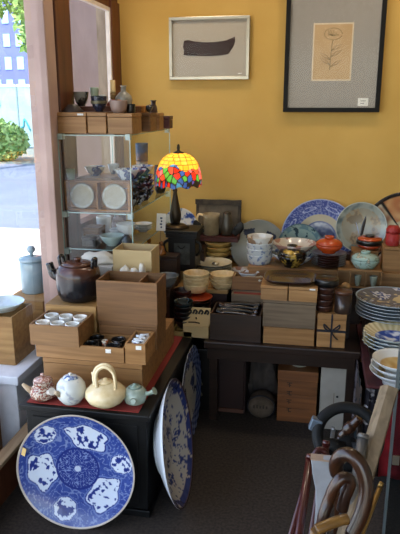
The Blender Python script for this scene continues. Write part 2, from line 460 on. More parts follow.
# display stand and boxes on the pavement just outside the glass
t = thing('display_stand', 'white display stand on the pavement outside the window', 'stand', (-1.49, 2.61, -.02))
WPT = mat('white painted board', 'e6e9ee', .5)
bm = BM(); add_box(bm, -.27, .27, -.39, .39, .39, .43); obj('stand_top', bm, WPT, t, bevel=.004)
bm = BM(); add_box(bm, -.25, .25, -.37, .37, 0, .388); obj('stand_base', bm, WPT, t, bevel=.004)
so = .412
open_box('wooden_crate', 'pale wooden box outside under the round glass dish', -1.47, -1.285, 2.33, 2.53, so, .64, KIRI_Y, cat='box')
bowl('glass_dish', 'round clear glass dish on the wooden box outside the window', 'dish', (-1.378, 2.43, .641), .098, .035, mat('thick glass', 'cfe0e4', .08, coat=.5), rf=.06)
wooden_box('wooden_crate', 'wooden box outside carrying the lidded glass jar', -1.47, -1.275, 2.62, 2.9, so, .62, KIRI_Y, lid=.2)
t = thing('glass_jar', 'blue grey lidded jar with ball knob outside the window', 'jar', (-1.39, 2.77, .62))
JG = mat('blue grey jar glass', '8fa6ae', .12, coat=.6)
bm = BM(); add_lathe(bm, [(0, 0), (.058, 0), (.062, .006), (.062, .15), (.056, .165), (0, .165)], 28); obj('jar_body', bm, JG, t)
bm = BM(); add_lathe(bm, [(0, .166), (.066, .166), (.066, .176), (.03, .186), (0, .187)], 28); obj('jar_lid', bm, JG, t)
bm = BM(); add_lathe(bm, [(0, .187), (.009, .187), (.008, .2), (.019, .212), (.021, .223), (.016, .235), (0, .24)], 16); obj('knob', bm, JG, t)
bm = BM(); add_tube(bm, smooth_path([(.058, 0, .14), (.085, -.02, .125), (.085, -.02, .07), (.058, 0, .045)]), .007, 8); obj('jar_handle', bm, JG, t)
wooden_box('wooden_crate', 'brown wooden box on the pavement before the white stand', -1.62, -1.29, 1.9, 2.17, -.02, .40, BROWN, lid=.2)

# ================================================================== BLACK CHEST AND WHAT IS ON IT
t = thing('lacquer_chest', 'low black lacquer chest under the teapots', 'chest', (-.8175, 2.3975, 0))
bm = BM(); add_box(bm, -.2375, .2425, -.4375, .4375, .03, .415); obj('chest_body', bm, mat('dull black lacquer', '070708', .5, spec=.3), t, bevel=.004)
bm = BM(); add_box(bm, -.2575, .2575, -.4525, .4525, .416, .4395); obj('chest_top', bm, mat('dull black lacquer', ''), t, bevel=.004)
bm = BM(); add_box(bm, -.245, .25, -.4445, .445, 0, .029); obj('plinth', bm, mat('dull black lacquer', ''), t, bevel=.003)
for s in (-1, 1):
    bm = BM(); add_box(bm, min(s*.008, s*.21), max(s*.008, s*.21), -.443, -.4378, .06, .39); d = obj('door', bm, mat('dull black lacquer', ''), t, bevel=.001)
bm = BM(); add_box(bm, -.2325, .212, -.4325, .4325, 0, .0028)
tag(obj('felt_mat', bm, FELT, loc=(-.8175, 2.3975, .44)), 'red felt mat on the black chest under the teapots', 'mat')
ZC = .4433

def tea_lid(t, R, z, m, knob=.010, dome=.012):
    bm = BM(); add_lathe(bm, [(0, z), (R, z), (R, z+.004), (R*.7, z+dome*.7), (R*.2, z+dome), (0, z+dome)], 28); l = obj('lid', bm, m, t)
    bm = BM(); add_lathe(bm, [(0, z+dome-.001), (knob*.5, z+dome-.001), (knob*.55, z+dome+knob*.4), (knob, z+dome+knob), (knob*.8, z+dome+knob*1.6), (0, z+dome+knob*1.9)], 16); obj('knob', bm, m, l)
# 1 rust patterned
p = PZ(39, 403, ZC)
t = thing('teapot', 'small rust red patterned teapot with knobbed lid, leftmost', 'teapot', (p.x, p.y+.045, ZC))
RUSTP = pattern('rust red pattern on cream', 'b8a592', '63352a', 150, .5, kind='noise', ink2='8d3a2c')
RUSTC = pattern('rust red lid glaze', '9c7062', 'd3b8ac', 120, .56, ink2='dcc7ba')
bm = BM(); add_lathe(bm, [(0, 0), (.034, 0), (.05, .012), (.053, .026), (.049, .042), (.036, .056), (.034, .060), (.037, .0605), (.037, .075), (.033, .075), (.03, .064), (0, .06)], 32); obj('body', bm, RUSTP, t)
tea_lid(t, .034, .0755, RUSTC, .009, .012)
bm = BM(); add_tube(bm, [(-.036, -.012, .028), (-.058, -.018, .044), (-.074, -.022, .062)], [.016, .010, .006]); obj('spout', bm, mat('cream brown spout', 'b9a080', .4), t)
bm = BM(); add_tube(bm, [(.032, -.03, .04), (.05, -.046, .05), (.062, -.058, .06), (.064, -.060, .062)], [.009, .010, .015, .0135], 14); h = obj('handle', bm, mat('pale handle glaze', 'cdc6bb', .35, coat=.3), t)
# 2 white with flowers
p = PZ(68, 406, ZC)
t = thing('teapot', 'round white teapot with faint blue flowers, second from left', 'teapot', (p.x, p.y+.038, ZC))
WF = pattern('white glaze with faint flowers', 'cfd2cd', 'a3abb8', 24, .62, ink2='b5a096')
bm = BM(); add_lathe(bm, [(0, 0), (.034, 0), (.038, .004), (.053, .025), (.0575, .05), (.053, .075), (.04, .092), (.03, .098), (0, .098)], 36); obj('body', bm, WF, t)
bm = BM(); add_lathe(bm, [(0, .0985), (.029, .0985), (.027, .104), (.012, .109), (0, .110)], 28); l = obj('lid', bm, pattern('blue flower lid', 'd3dade', '4b6596', 50, .53), t)
bm = BM(); add_lathe(bm, [(0, .109), (.006, .109), (.005, .113), (.008, .117), (0, .12)], 14); obj('knob', bm, WHITE, l)
bm = BM(); add_tube(bm, [(-.028, -.044, .05), (-.033, -.054, .058), (-.037, -.062, .066)], [.013, .009, .006]); obj('spout', bm, mat('beige spout', 'b5a184', .4), t)
# 3 cream with overhead handle
p = PZ(102, 410, ZC)
t = thing('teapot', 'large cream teapot with overhead loop handle', 'teapot', (p.x, p.y+.048, ZC))
bm = BM(); add_lathe(bm, [(0, 0), (.04, 0), (.045, .004), (.068, .02), (.079, .04), (.075, .06), (.055, .078), (.032, .089), (.028, .091), (0, .091)], 40); obj('body', bm, IVORY, t)
bm = BM(); add_lathe(bm, [(0, .0915), (.026, .0915), (.025, .097), (.01, .1), (.008, .107), (0, .109)], 24); obj('lid', bm, IVORY, t)
bm = BM()
add_tube(bm, smooth_path([(-.034, -.02, .082), (-.040, -.014, .115), (-.03, -.006, .148), (0, 0, .163), (.026, .004, .148), (.036, .006, .115), (.034, .008, .08)]), .0065, 10)
add_tube(bm, smooth_path([(-.02, -.036, .082), (-.028, -.026, .115), (-.022, -.016, .142), (.002, -.010, .156), (.03, -.010, .143), (.044, -.016, .115), (.046, -.02, .072)]), .0065, 10)
obj('handle', bm, IVORY, t)
bm = BM(); add_tube(bm, [(-.045, .03, .068), (-.058, .04, .09), (-.066, .045, .108)], [.015, .010, .007]); obj('spout', bm, IVORY, t)
# 4 celadon side handled
p = PZ(133, 406, ZC)
t = thing('teapot', 'small celadon green teapot with straight side handle', 'teapot', (p.x, p.y+.03, ZC))
bm = BM(); add_lathe(bm, [(0, 0), (.03, 0), (.04, .008), (.046, .03), (.043, .05), (.03, .062), (.024, .064), (0, .064)], 32); obj('body', bm, CELADON, t)
bm = BM(); add_lathe(bm, [(0, .0643), (.026, .0643), (.02, .070), (.006, .072), (.007, .078), (0, .08)], 24); obj('lid', bm, mat('darker celadon', '82998c', .3, coat=.3), t)
bm = BM(); add_tube(bm, [(.04, -.004, .04), (.06, -.006, .048), (.074, -.008, .056), (.080, -.009, .060)], [.009, .0075, .010, .015], 12); obj('handle', bm, CELADON, t)
bm = BM(); add_tube(bm, [(.004, -.038, .026), (.008, -.052, .030), (.010, -.060, .034)], [.014, .011, .010], 12); obj('spout', bm, CELADON, t)

# big wooden box behind the teapots
zb = .563
wooden_box('wooden_box', 'long wide wooden box right behind the four teapots', -1.045, -.632, 2.115, 2.66, ZC, zb, TAN, lid=.16)
# tray box with dark cups
x0, x1, a, z1 = front(37, 124, 346, 362, 2.118); z1 = zb+.062
open_box('tray_box', 'shallow wooden tray box holding dark cups', x0, x1, 2.118, 2.262, zb+.0005, z1, KIRI, tag_at=.83)
trayx = (x0, x1)
for i, (fx, fy, w) in enumerate([(.60, .3, 'front left'), (.60, .74, 'back left'), (.85, .26, 'front right'), (.85, .72, 'back right')]):
    bowl('dark_cup', f'dark glazed cup in the wooden tray box, {w} of the four', 'cup', (x0+(x1-x0)*fx, 2.118+.144*fy, zb+.007), .03, .052, mat('dark tea glaze', '23211f', .25, coat=.4), rf=.017, group='dark cups in the tray box')
bowl('orange_cup', 'tiny orange and white cup between the dark cups', 'cup', (x0+(x1-x0)*.725, 2.19, zb+.007), .014, .055, pattern('orange white glaze', 'd9cdb8', 'b5653a', 50, .5), rf=.01)
# narrow box at its right with chopstick rests
y2 = 2.118
x0, x1, a, b_ = front(125.5, 145.5, 342, 363, y2)
open_box('narrow_box', 'narrow wooden box of blue and white chopstick rests', x0, x1, y2, 2.262, zb+.0005, zb+.085, KIRI, tag_at=.68)
for i in range(6):
    bm = BM(); add_tube(bm, [(-.018, 0, .006), (-.008, 0, .003), (.008, 0, .003), (.018, 0, .006)], [.004, .006, .006, .004], 8)
    o = obj('chopstick_rest', bm, BLUEW, loc=((x0+x1)/2+(i % 2-.5)*.012, 2.15+.016*i, zb+.076), rot=(0, 0, .35*(i % 3)-.4))
    tag(o, 'blue and white chopstick rest in the narrow wooden box', 'chopstick rest', 'chopstick rests in the narrow box')
bm = BM(); add_box(bm, x0+.012, x1-.012, 2.13, 2.25, zb+.0075, zb+.070); tag(obj('paper_pad', bm, PAPER), 'folded white paper padding in the narrow wooden box', 'paper')
# box of white cups stacked on tray
zc0 = zb+.0635
x0, x1, a, zc1 = front(31, 79, 327, 348, 2.09)
open_box('cup_box', 'wooden box full of white cups below the brown kettle', x0, x1, 2.09, 2.262, zc0, zc0+.085, TAN)
cw = (x1-x0-.016)/3
k = 0
for j, nm in enumerate(('front', 'back')):
    for i, nn in enumerate(('left', 'middle', 'right')):
        bowl('white_cup', f'white cup with gold rim in the wooden cup box, {nm} {nn}', 'cup', (x0+.008+cw*(i+.5), 2.13+.083*j, zc0+.0065), .0285, .078, pattern('white cup with brown band', 'ebe6dc', 'a8703c', 9, .66, kind='wave') if (i+j) % 3 == 0 else WHITE, rf=.018, group='white cups in the cup box')
# boxes under the kettle
wooden_box('wooden_box', 'wooden box that the brown kettle stands on', -1.095, -.872, 2.275, 2.465, zb+.0005, .733, KIRI_Y, lid=.3)
# kettle
t = thing('kettle', 'big brown and black glazed kettle on the wooden box', 'kettle', (-.98, 2.37, .7335), math.radians(-8))
m, ntr, b = new_mat('brown to black glaze'); N = ntr.nodes; L = ntr.links
tc = N.new('ShaderNodeTexCoord'); sp = N.new('ShaderNodeSeparateXYZ'); L.new(tc.outputs['Object'], sp.inputs[0])
nn_ = N.new('ShaderNodeTexNoise'); nn_.inputs['Scale'].default_value = 14
mm = N.new('ShaderNodeMath'); mm.operation = 'MULTIPLY_ADD'; L.new(nn_.outputs['Fac'], mm.inputs[0]); mm.inputs[1].default_value = .03; L.new(sp.outputs['Z'], mm.inputs[2])
rp = N.new('ShaderNodeValToRGB'); e = rp.color_ramp.elements
e[0].position = .105; e[0].color = (*lin('0f1017'), 1); e[1].position = .155; e[1].color = (*lin('4a2616'), 1)
L.new(mm.outputs[0], rp.inputs[0]); L.new(rp.outputs[0], b.inputs['Base Color']); b.inputs['Roughness'].default_value = .26; b.inputs['Coat Weight'].default_value = .2
KET = m
bm = BM(); add_lathe(bm, [(0, 0), (.066, 0), (.078, .006), (.09, .03), (.094, .06), (.094, .11), (.089, .138), (.074, .152), (.064, .154), (0, .154)], 48); obj('body', bm, KET, t)
bm = BM(); add_lathe(bm, [(0, .1545), (.066, .1545), (.068, .159), (.05, .165), (.02, .168), (0, .168)], 40); l = obj('lid', bm, KET, t)
bm = BM(); add_lathe(bm, [(0, .166), (.012, .166), (.011, .172), (.017, .178), (.012, .183), (0, .184)], 20); obj('knob', bm, KET, l)
bm = BM(); add_tube(bm, smooth_path([(-.08, 0, .09), (-.112, -.005, .097), (-.126, -.007, .12), (-.136, -.008, .152)]), [.021]*6+[.02]*6+[.017]*6+[.013], 14); obj('spout', bm, mat('black blue glaze', '0f1017', .18, coat=.5), t)
for s in (-1, 1):
    bm = BM(); add_tube(bm, smooth_path([(s*.075, -.014, .145), (s*.08, -.014, .18), (s*.08, .014, .18), (s*.075, .014, .145)]), .008, 8); obj('lug', bm, mat('black blue glaze', ''), t)

# brown chest of two boxes
x0, x1 = -.862, -.612
wooden_box('wooden_box', 'dark brown wooden box beneath the divided open box', x0, x1, 2.275, 2.425, zb+.0005, .672, BROWN, lid=.12)
open_box('divided_box', 'open brown wooden box with a divider, topmost behind the tray', x0-.003, x1+.003, 2.272, 2.428, .6725, .85, BROWN, dividers=(.68,))
# low open cream box with crumpled cloth behind it
open_box('cream_box', 'low cream box of crumpled white paper behind the brown box', -.84, -.70, 2.432, 2.497, zb+.0005, .835, KIRI_Y, wall=.004)
def crumple(name, label, cat, loc, sx, sy, sz, m, seed, sub=3):
    bm = BM(); bmesh.ops.create_icosphere(bm, subdivisions=sub, radius=1)
    for v in bm.verts:
        n1 = noise.noise(v.co*1.7+Vector((seed*3.1, 0, 0))); n2 = noise.noise(v.co*4.2+Vector((0, seed*2.3, 0)))
        s = 1+.3*n1+.2*n2; v.co = Vector((v.co.x*s*sx, v.co.y*s*sy, max(v.co.z*s*sz, -sz*.5)+sz*.5))
    for f in bm.faces: f.smooth = True
    return tag(obj(name, bm, m, loc=loc), label, cat)
CLOTH = mat('white cotton cloth', 'd9d4c8', .9, col2='c4beb0', scale=8)
crumple('crumpled_paper', 'crumpled white paper at the left of the low cream box', 'paper', (-.805, 2.464, .795), .027, .022, .045, CLOTH, 1)
crumple('crumpled_paper', 'crumpled white paper in the middle of the low cream box', 'paper', (-.762, 2.464, .795), .022, .022, .04, CLOTH, 2)
crumple('paper_roll', 'twisted white paper roll at the right of the low cream box', 'paper', (-.724, 2.464, .80), .017, .022, .055, CLOTH, 3)
open_box('cream_box', 'tall open cream cardboard box behind the crumpled paper', -.868, -.692, 2.502, 2.64, zb+.0005, .925, wood('cream card', 'c2a878', 'ad9262', 'X', 3, vary=.05), wall=.005)
wooden_box('grey_box', 'pale grey box behind the kettle under a white cloth', -1.06, -.875, 2.50, 2.63, zb+.0005, .845, mat('pale grey card', 'b9b6ae', .8), lid=.15)
crumple('folded_cloth', 'folded white cloth lying on the pale grey box', 'cloth', (-.958, 2.565, .845), .085, .05, .034, CLOTH, 4)

# big blue and white plate leaning on the chest
def imari(x, y):
    r = math.hypot(x, y); a = math.degrees(math.atan2(y, x))
    navy = '1f2c72'; mid = '40559b'; pale = 'cdd5e0'
    if r > .972: return mix('b79a78', pale, .4)
    # central medallion
    if r < .37:
        s = abs(nz(x, y, 21, 3)); c = mix(navy, mid, .25)
        if s < .075: c = mix(pale, mid, .62)
        if r < .05 and nz(x, y, 20, 8) > -.15: c = mix(pale, mid, .15)
        if .345 < r: c = mix(navy, mid, .1)
        return c
    cart = [(72, .60, .37, .23, 0), (186, .60, .33, .25, 1), (-42, .60, .35, .25, 0), (131, .79, .20, .165, 2), (12, .78, .17, .20, 2), (-107, .73, .20, .20, 2)]
    for ang, rr, sx, sy, kind in cart:
        A = math.radians(ang); cx, cy = rr*math.cos(A), rr*math.sin(A)
        dx, dy = x-cx, y-cy
        t_ = -dx*math.sin(A)+dy*math.cos(A); n_ = dx*math.cos(A)+dy*math.sin(A)
        th = math.atan2(n_/sy, t_/sx)
        q = math.hypot(t_/sx, n_/sy)
        lob = 1+.10*math.cos(th*(5 if kind != 2 else 8))*(1 if kind != 2 else .4)
        if kind != 2 and n_ > 0: lob *= 1+.08*math.cos(th*3)
        q /= lob
        if q < 1:
            if q > .93: return mix(navy, mid, .3)
            v = nz(x, y, 6, ang)*.5+nz(x, y, 15, ang+4)*.55+nz(x, y, 30, ang)*.2
            if v > .12 and q < .85: return mix(navy, mid, max(0, min(1, (.5-v)*1.2)))
            if kind == 2 and q < .7 and v > -.05: return mix(navy, mid, .4)
            return mix(pale, 'c9d3e6', max(0, min(1, .5+v)))
        if q < 1.08: return mix(pale, mid, .75)
    s = abs(nz(x, y, 11, 21)); s2 = abs(nz(x, y, 19, 40))
    c = mix('2b3f87', '435799', .5+.5*nz(x, y, 4, 2))
    if s < .06: c = mix(c, pale, .38)
    elif s2 < .05: c = mix(c, navy, .5)
    return c
o = standing_plate('porcelain_plate', 'huge blue and white plate leaning on the front of the chest', -.8247, 1.8406, .0, .1083, .0758, .4516, .045, imari, nr=84, nt=300, power=3.2)
bm = BM(); add_box(bm, -.009, .009, -.015, .015, 0, .0015); o2 = obj('price_tag', bm, mat('gold sticker', 'c9a867', .6), o, loc=(-.195, .07, .043), rot=(0, -.35, -.25)); o2['label'] = 'small gold price sticker'

def scenic(x, y):
    r = math.hypot(x, y); pale = 'b9b3a6'; navy = '222e62'
    v = nz(x, y, 5, 62)*.6+nz(x, y, 14, 61)*.5+nz(x, y, 28, 63)*.35-.1*abs(r-.3)
    if r > .97: return mix('6a4a3a', navy, .3)
    if r > .86:
        return mix(navy, '3d4c8c', .5+.5*nz(x, y, 9, 5)) if v > -.3 else pale
    if v > .14: return mix(navy, '4c5c96', max(0, min(1, .8-v)))
    return mix(pale, 'b4b6bb', .5+.4*v)
o = standing_plate('porcelain_plate', 'deep white backed dish with blue scenery on the chest side', -.446, 2.1119, 0, .1546, 1.6065, .5, .072, scenic, nr=48, nt=160, back='cfd3d8', power=1.15, flat=.5)
def scallopp(x, y):
    r = math.hypot(x, y); a = math.atan2(y, x)
    if r > .66: return mix('2b3a72', '8e96ac', .5+.5*math.sin(a*24)*math.sin(r*40))
    v = nz(x, y, 4, 80)+.4*nz(x, y, 11, 81)
    return mix('b9b2a2', '2c3764', .9 if v > .2 else .05)
standing_plate('porcelain_plate', 'scalloped blue plate leaning on the far end of the chest side', -.5215, 2.585, 0, .03, 1.562, .446, .025, scallopp, nr=40, nt=192, scallop=.014, nsc=24, power=3)

# ================================================================== GLASS CABINET
CX0, CX1, CY0, CY1, CZ0, CZ1 = -1.158, -.82, 2.65, 3.40, ZT, 1.4125
CG = glass('cabinet glass', (.965, .985, .985), .75)
GEDGE = mat('pale green glass edge', '9fb8b0', .15, coat=.5)
CGF = glass('front cabinet glass', (.95, .97, .98), .8); CGS = glass('side cabinet glass', (.97, .985, .985), .08)
t = thing('glass_cabinet', 'tall frameless glass display cabinet in the corner', 'cabinet', ((CX0+CX1)/2, (CY0+CY1)/2, CZ0))
hw, hd, hh = (CX1-CX0)/2, (CY1-CY0)/2, CZ1-CZ0
def sub(name, m, *b):
    bm = BM(); add_box(bm, *b); return obj(name, bm, m, t)
for z, n in ((hh-.005, 'glass_top'), (1.056-.0025-CZ0, 'glass_shelf'), (.8795-CZ0, 'glass_shelf')):
    s = sub(n, CG, -hw+.006, hw-.006, -hd+.006, hd-.006, z, z+.005)
    bm = BM(); add_box(bm, -hw+.004, hw-.004, -hd+.0052, -hd+.0062, z, z+.005); add_box(bm, hw-.0062, hw-.0052, -hd+.007, hd-.007, z, z+.005); obj('shelf_edge', bm, GEDGE, s)
for n, b in (('front_pane', (-hw, hw, -hd, -hd+.004)), ('back_pane', (-hw, hw, hd-.004, hd)), ('side_pane', (-hw, -hw+.004, -hd+.005, hd-.005)), ('side_pane', (hw-.004, hw, -hd+.005, hd-.005))):
    s = sub(n, CGF if n == 'front_pane' else CGS, *b, .02, hh)
for sx in (-1, 1):
    for sy in (-1, 1):
        sub('edge_strip', GEDGE, sx*hw-.0022, sx*hw+.0022, sy*hd-.0022, sy*hd+.0022, .02, hh)
        for z in (hh, 1.056-CZ0, .879-CZ0):
            sub('corner_clip', mat('clear plastic clip', 'a5b5ae', .3, coat=.4), sx*hw-.010*(1+sx)-.0005, sx*hw+.010*(1-sx)+.0005, sy*hd-.013*(1+sy)-.003, sy*hd+.013*(1-sy)+.003, z-.022, z+.004)
sub('cabinet_base', DARKWD, -hw, hw, -hd, hd, 0, .018)
ZM = 1.056+.0027; ZL = .8845+.0003

# --- middle shelf
x0, x1, a, b_ = front(66, 130, 181, 213, 2.70)
t = thing('display_box', 'wooden display box framing two pale dishes on the glass shelf', 'box', ((x0+x1)/2, 2.70, ZM))
w = (x1-x0)/2; h = b_-ZM; OCH = wood('honey wood', 'b87a30', '8f5a20', 'X', 10)
for bx in ((-w, w, .045, .05, 0, h), (-w, w, 0, .045, 0, .008), (-w, w, 0, .045, h-.008, h), (-w, -w+.008, 0, .045, .008, h-.008), (w-.008, w, 0, .045, .008, h-.008)):
    bm = BM(); add_box(bm, *bx); obj('frame_board', bm, OCH, t)
bm = BM(); add_box(bm, -.003, .003, 0, .045, .008, h-.008); obj('divider', bm, OCH, t)
for s, nm in ((-1, 'left'), (1, 'right')):
    standing_plate('pale_dish', f'round cream dish in the {nm} cell of the wooden display box', (x0+x1)/2+s*w/2, 2.706, ZM+.009, .12, 0, h-.022, .012,
                   lambda x, y: mix('a39478', '877758', .5+.5*nz(x, y, 3, 90)) if math.hypot(x, y) < .8 else mix('8f8570', 'd0c8b8', .3+.5*nz(x, y, 4, 9)), nr=12, nt=48)
bowl('celadon_pot', 'small grey green pot on top of the wooden display box', 'pot', (PY(71.5, 180, 2.73).x, 2.725, b_+.0005), .022, .05, mat('grey green glaze', '8fa08e', .4, col2='738472'), rf=.016)
wooden_box('wooden_box', 'plain wooden box on the glass shelf behind the display box', -1.13, -.96, 2.78, 2.98, ZM, 1.205, KIRI, lid=.2)
bowl('blue_bowl', 'blue and white bowl on the left inside the cabinet', 'bowl', (-1.07, 2.87, 1.2055), .052, .045, BLUEW)
bowl('blue_bowl', 'wide blue and white bowl beside the left cabinet bowl', 'bowl', (-1.0, 2.945, 1.2055), .03, .05, BLUEG)
stack('patterned_bowl', 'dark patterned bowl', 'nearest the cabinet front', 'bowl', 'dark bowls on the glass shelf', 4, -.885, 2.80, ZM, .028, .058, .05, DKBLUE, p=.7)
stack('patterned_bowl', 'dark patterned bowl', 'at the glass shelf middle', 'bowl', 'dark bowls on the glass shelf', 4, -.885, 2.935, ZM, .028, .058, .05, DKBLUE, p=.7)
stack('patterned_bowl', 'dark patterned bowl', 'farther back in the cabinet', 'bowl', 'dark bowls on the glass shelf', 4, -.885, 3.07, ZM, .028, .058, .05, DKBLUE, p=.7)
bowl('large_bowl', 'big blue and white bowl on the front stack inside the cabinet', 'bowl', (-.885, 2.80, ZM+.1345), .06, .055, BLUEW, p=.7)
bowl('large_bowl', 'grey and blue bowl on the middle stack inside the cabinet', 'bowl', (-.885, 2.935, ZM+.1345), .058, .04, BLUEG, p=.7)
bowl('large_bowl', 'pale bowl on the far stack inside the cabinet', 'bowl', (-.885, 3.07, ZM+.1345), .058, .045, BLUEW, p=.7)
t = thing('tall_cup', 'tall cup with slate blue top at the cabinet back', 'cup', (-.925, 3.20, ZM))
bm = BM(); add_lathe(bm, [(0, 0), (.03, 0), (.031, .19), (0, .19)], 24); obj('cup_body', bm, GREYC, t)
bm = BM(); add_lathe(bm, [(0, .1905), (.032, .1905), (.034, .285), (.031, .285), (.029, .2), (0, .2)], 24); obj('cup_top', bm, mat('slate blue glaze', '4d586b', .35), t)
t = thing('lacquer_ewer', 'black lacquer vessel with red inside at the cabinet back corner', 'vessel', (-.862, 3.335, ZM))
bm = BM(); add_lathe(bm, [(0, 0), (.022, 0), (.03, .02), (.034, .07), (.031, .155), (.028, .155), (.03, .09), (0, .02)], 28); obj('body', bm, LACQ, t)
bm = BM(); add_lathe(bm, [(0, .09), (.028, .09), (.027, .1235), (.0255, .1235), (.024, .095), (0, .095)], 24); o = obj('inner_lining', bm, MAROON, t); o['label'] = 'dark red lining'

# --- lower shelf
bowl('white_cup', 'white flared cup on the lower glass shelf', 'cup', (-.925, 2.88, ZL), .05, .085, WHITE, rf=.022)
bowl('green_bowl', 'pale green bowl on the lower glass shelf', 'bowl', (-.955, 2.755, ZL), .062, .05, mat('pale green glaze', 'c2d3cb', .2, coat=.4, col2='aebfb8'), rf=.026)
wooden_box('lacquer_box', 'flat dark lacquer box on the lower glass shelf', -1.09, -1.02, 2.70, 2.77, ZL, ZL+.045, mat('charcoal lacquer', '2a2624', .35), lid=.3)
t = thing('tea_caddy', 'pinkish brown tea caddy on the lower glass shelf', 'caddy', (-1.005, 3.0, ZL))
bm = BM(); add_lathe(bm, [(0, 0), (.03, 0), (.033, .01), (.033, .07), (0, .07)], 24); obj('caddy_body', bm, mat('pinkish glaze', '9b7f78', .4), t)
bm = BM(); add_lathe(bm, [(0, .0705), (.027, .0705), (.026, .09), (.006, .094), (.007, .104), (0, .106)], 24); obj('caddy_lid', bm, mat('pinkish glaze dark', '7e625c', .4), t)
bm = BM(); add_lathe(bm, [(0, .058), (.012, .058), (.016, .05), (.05, 0), (.046, 0), (.012, .046), (0, .05)], 28)
tag(obj('tea_bowl', bm, mat('slate glaze', '3b4048', .35, coat=.3), loc=(-.878, 2.735, ZL)), 'slate coloured tea bowl upside down on the lower glass shelf', 'bowl')
stack('white_saucer', 'small white saucer', 'on the lower glass shelf', 'saucer', None, 3, -.90, 3.1, ZL, .012, .05, .02, WHITE)

wooden_box('lacquer_box', 'brown box standing behind the flat dark box on the lower shelf', -1.12, -1.04, 2.80, 2.9, ZL, ZL+.07, BROWN)
bowl('white_jar', 'plain white jar at the left back of the lower glass shelf', 'jar', (-1.09, 3.02, ZL), .04, .09, WHITE, rf=.03, p=.3)
bowl('blue_bowl', 'small blue white bowl on the lower shelf between cup and caddy', 'bowl', (-.985, 2.905, ZL), .036, .05, BLUEG)
bowl('blue_bowl', 'blue white bowl at the left rear of the middle glass shelf', 'bowl', (-1.09, 3.12, ZM), .06, .06, BLUEW)
bowl('white_bowl', 'cream white bowl at the rear of the middle glass shelf', 'bowl', (-1.0, 3.2, ZM), .05, .07, WHITE)
# --- boxes on the top of the cabinet
ZTOP = CZ1+.0045
def topbox(px0, px1, yt, Y, d, m, label, **k):
    x0, x1, a, z1 = front(px0, px1, yt, 134, Y)
    return wooden_box('wooden_box', label, x0, x1, Y, Y+d, ZTOP, z1, m, **k), z1
_, zt1 = topbox(57, 86.5, 112.5, 2.66, .15, KIRI, 'leftmost pale wooden box on top of the glass cabinet', tagged=True)
_, zt2 = topbox(88, 106.5, 112.5, 2.66, .15, KIRI, 'small wooden box with a dark cord on top of the cabinet', cord=0)
_, zt3 = topbox(108, 132.5, 113.5, 2.66, .15, KIRI, 'right front pale wooden box on top of the glass cabinet')
_, zt4 = topbox(134, 150.5, 113, 2.90, .12, BROWN, 'brown wooden box at the right side of the cabinet top')
_, zt5 = topbox(152, 159.5, 113, 3.08, .09, KIRI, 'narrow wooden box far back on the cabinet top')
topbox(161, 169.5, 116, 3.27, .08, mat('dark red wood', '4a2019', .5), 'small dark red box at the back corner of the cabinet top', lid=.3)
wooden_box('wooden_box', 'flat red brown box behind the front cabinet top boxes', -1.15, -.835, 2.815, 2.895, ZTOP, 1.535, wood('red brown box wood', '7c4a2e', '593019', 'X', 10), lid=.2)
def onbox(px0, px1, Y, z):
    a = PY(px0, 108, Y); b = PY(px1, 108, Y); return (a.x+b.x)/2, (b.x-a.x)/2
x, r = onbox(62, 83.5, 2.735, 0)
bm = BM(); add_lathe(bm, [(0, .034), (r*.45, .034), (r*.5, .028), (r, .002), (r, 0), (r*.95, 0), (r*.4, .024), (0, .026)], 32)
tag(obj('lacquer_bowl', bm, mat('dark bronze lacquer', '3a3230', .4, coat=.2), loc=(x, 2.735, zt1+.0005)), 'dark bowl upside down on the leftmost cabinet top box', 'bowl')
x, r = onbox(74.5, 89, 2.855, 0)
bowl('tea_bowl', 'grey and black tea bowl behind the upside down dark bowl', 'bowl', (x, 2.855, 1.5355), r, .066, pattern('grey black tea glaze', '8f8f88', '2c2b2a', 16, .5), rf=.018, p=.5)
x, r = onbox(91.5, 107, 2.735, 0)
t = thing('tea_cup', 'dark blue cup with gold band on the cabinet top', 'cup', (x, 2.735, zt2+.003))
bm = BM(); add_lathe(bm, bowl_prof(r, .068, r*.5, p=.4), 32); obj('cup_body', bm, mat('midnight blue glaze', '1d2740', .2, coat=.5, col2='101624', scale=15), t)
bm = BM(); add_lathe(bm, [(r*.985, .034), (r*1.012, .036), (r*1.012, .046), (r*.985, .048)], 32); obj('gold_band', bm, mat('worn gold band', '6a6248', .4, .3), t)
x, r = onbox(91.5, 100, 2.862, 0)
bowl('sake_cup', 'slender pale green cup behind the dark blue cup', 'cup', (x, 2.855, 1.5355), r, .085, mat('pale green cup glaze', 'a4b59d', .3), rf=.014, p=.8)
x, r = onbox(100, 106.5, 2.862, 0)
bowl('sake_cup', 'tiny white cup behind the dark blue cup', 'cup', (x, 2.855, 1.5355), r, .052, WHITE, rf=.01)
x, r = onbox(110, 127.5, 2.735, 0)
bowl('tea_cup', 'pinkish beige cup on the right front cabinet top box', 'cup', (x, 2.735, zt3+.0005), r, .056, mat('pinkish beige glaze', '9c8478', .35), rf=.024, p=.3)
crumple('orange_fruit', 'small orange wooden ball sitting in the pinkish cup', 'ornament', (x, 2.735, zt3+.038), .017, .017, .015, mat('orange wood', 'b9793a', .5), 9, 2)
x, r = onbox(107, 121, 2.862, 0)
t = thing('tea_whisk', 'bamboo tea whisk standing on a copper coloured holder', 'whisk', (x, 2.855, 1.5355))
bm = BM(); add_lathe(bm, [(0, 0), (r*.9, 0), (r, .005), (r*.6, .022), (r*.42, .03), (0, .03)], 24); o = obj('holder', bm, mat('copper glaze', 'a2563a', .4), t); o['label'] = 'copper red holder'
bm = BM(); add_lathe(bm, [(0, .0305), (.013, .0305), (.0145, .055), (.0135, .062), (0, .062)], 20); o = obj('tines', bm, mat('bamboo tines', 'a3824f', .7, col2='806034', scale=120), t)
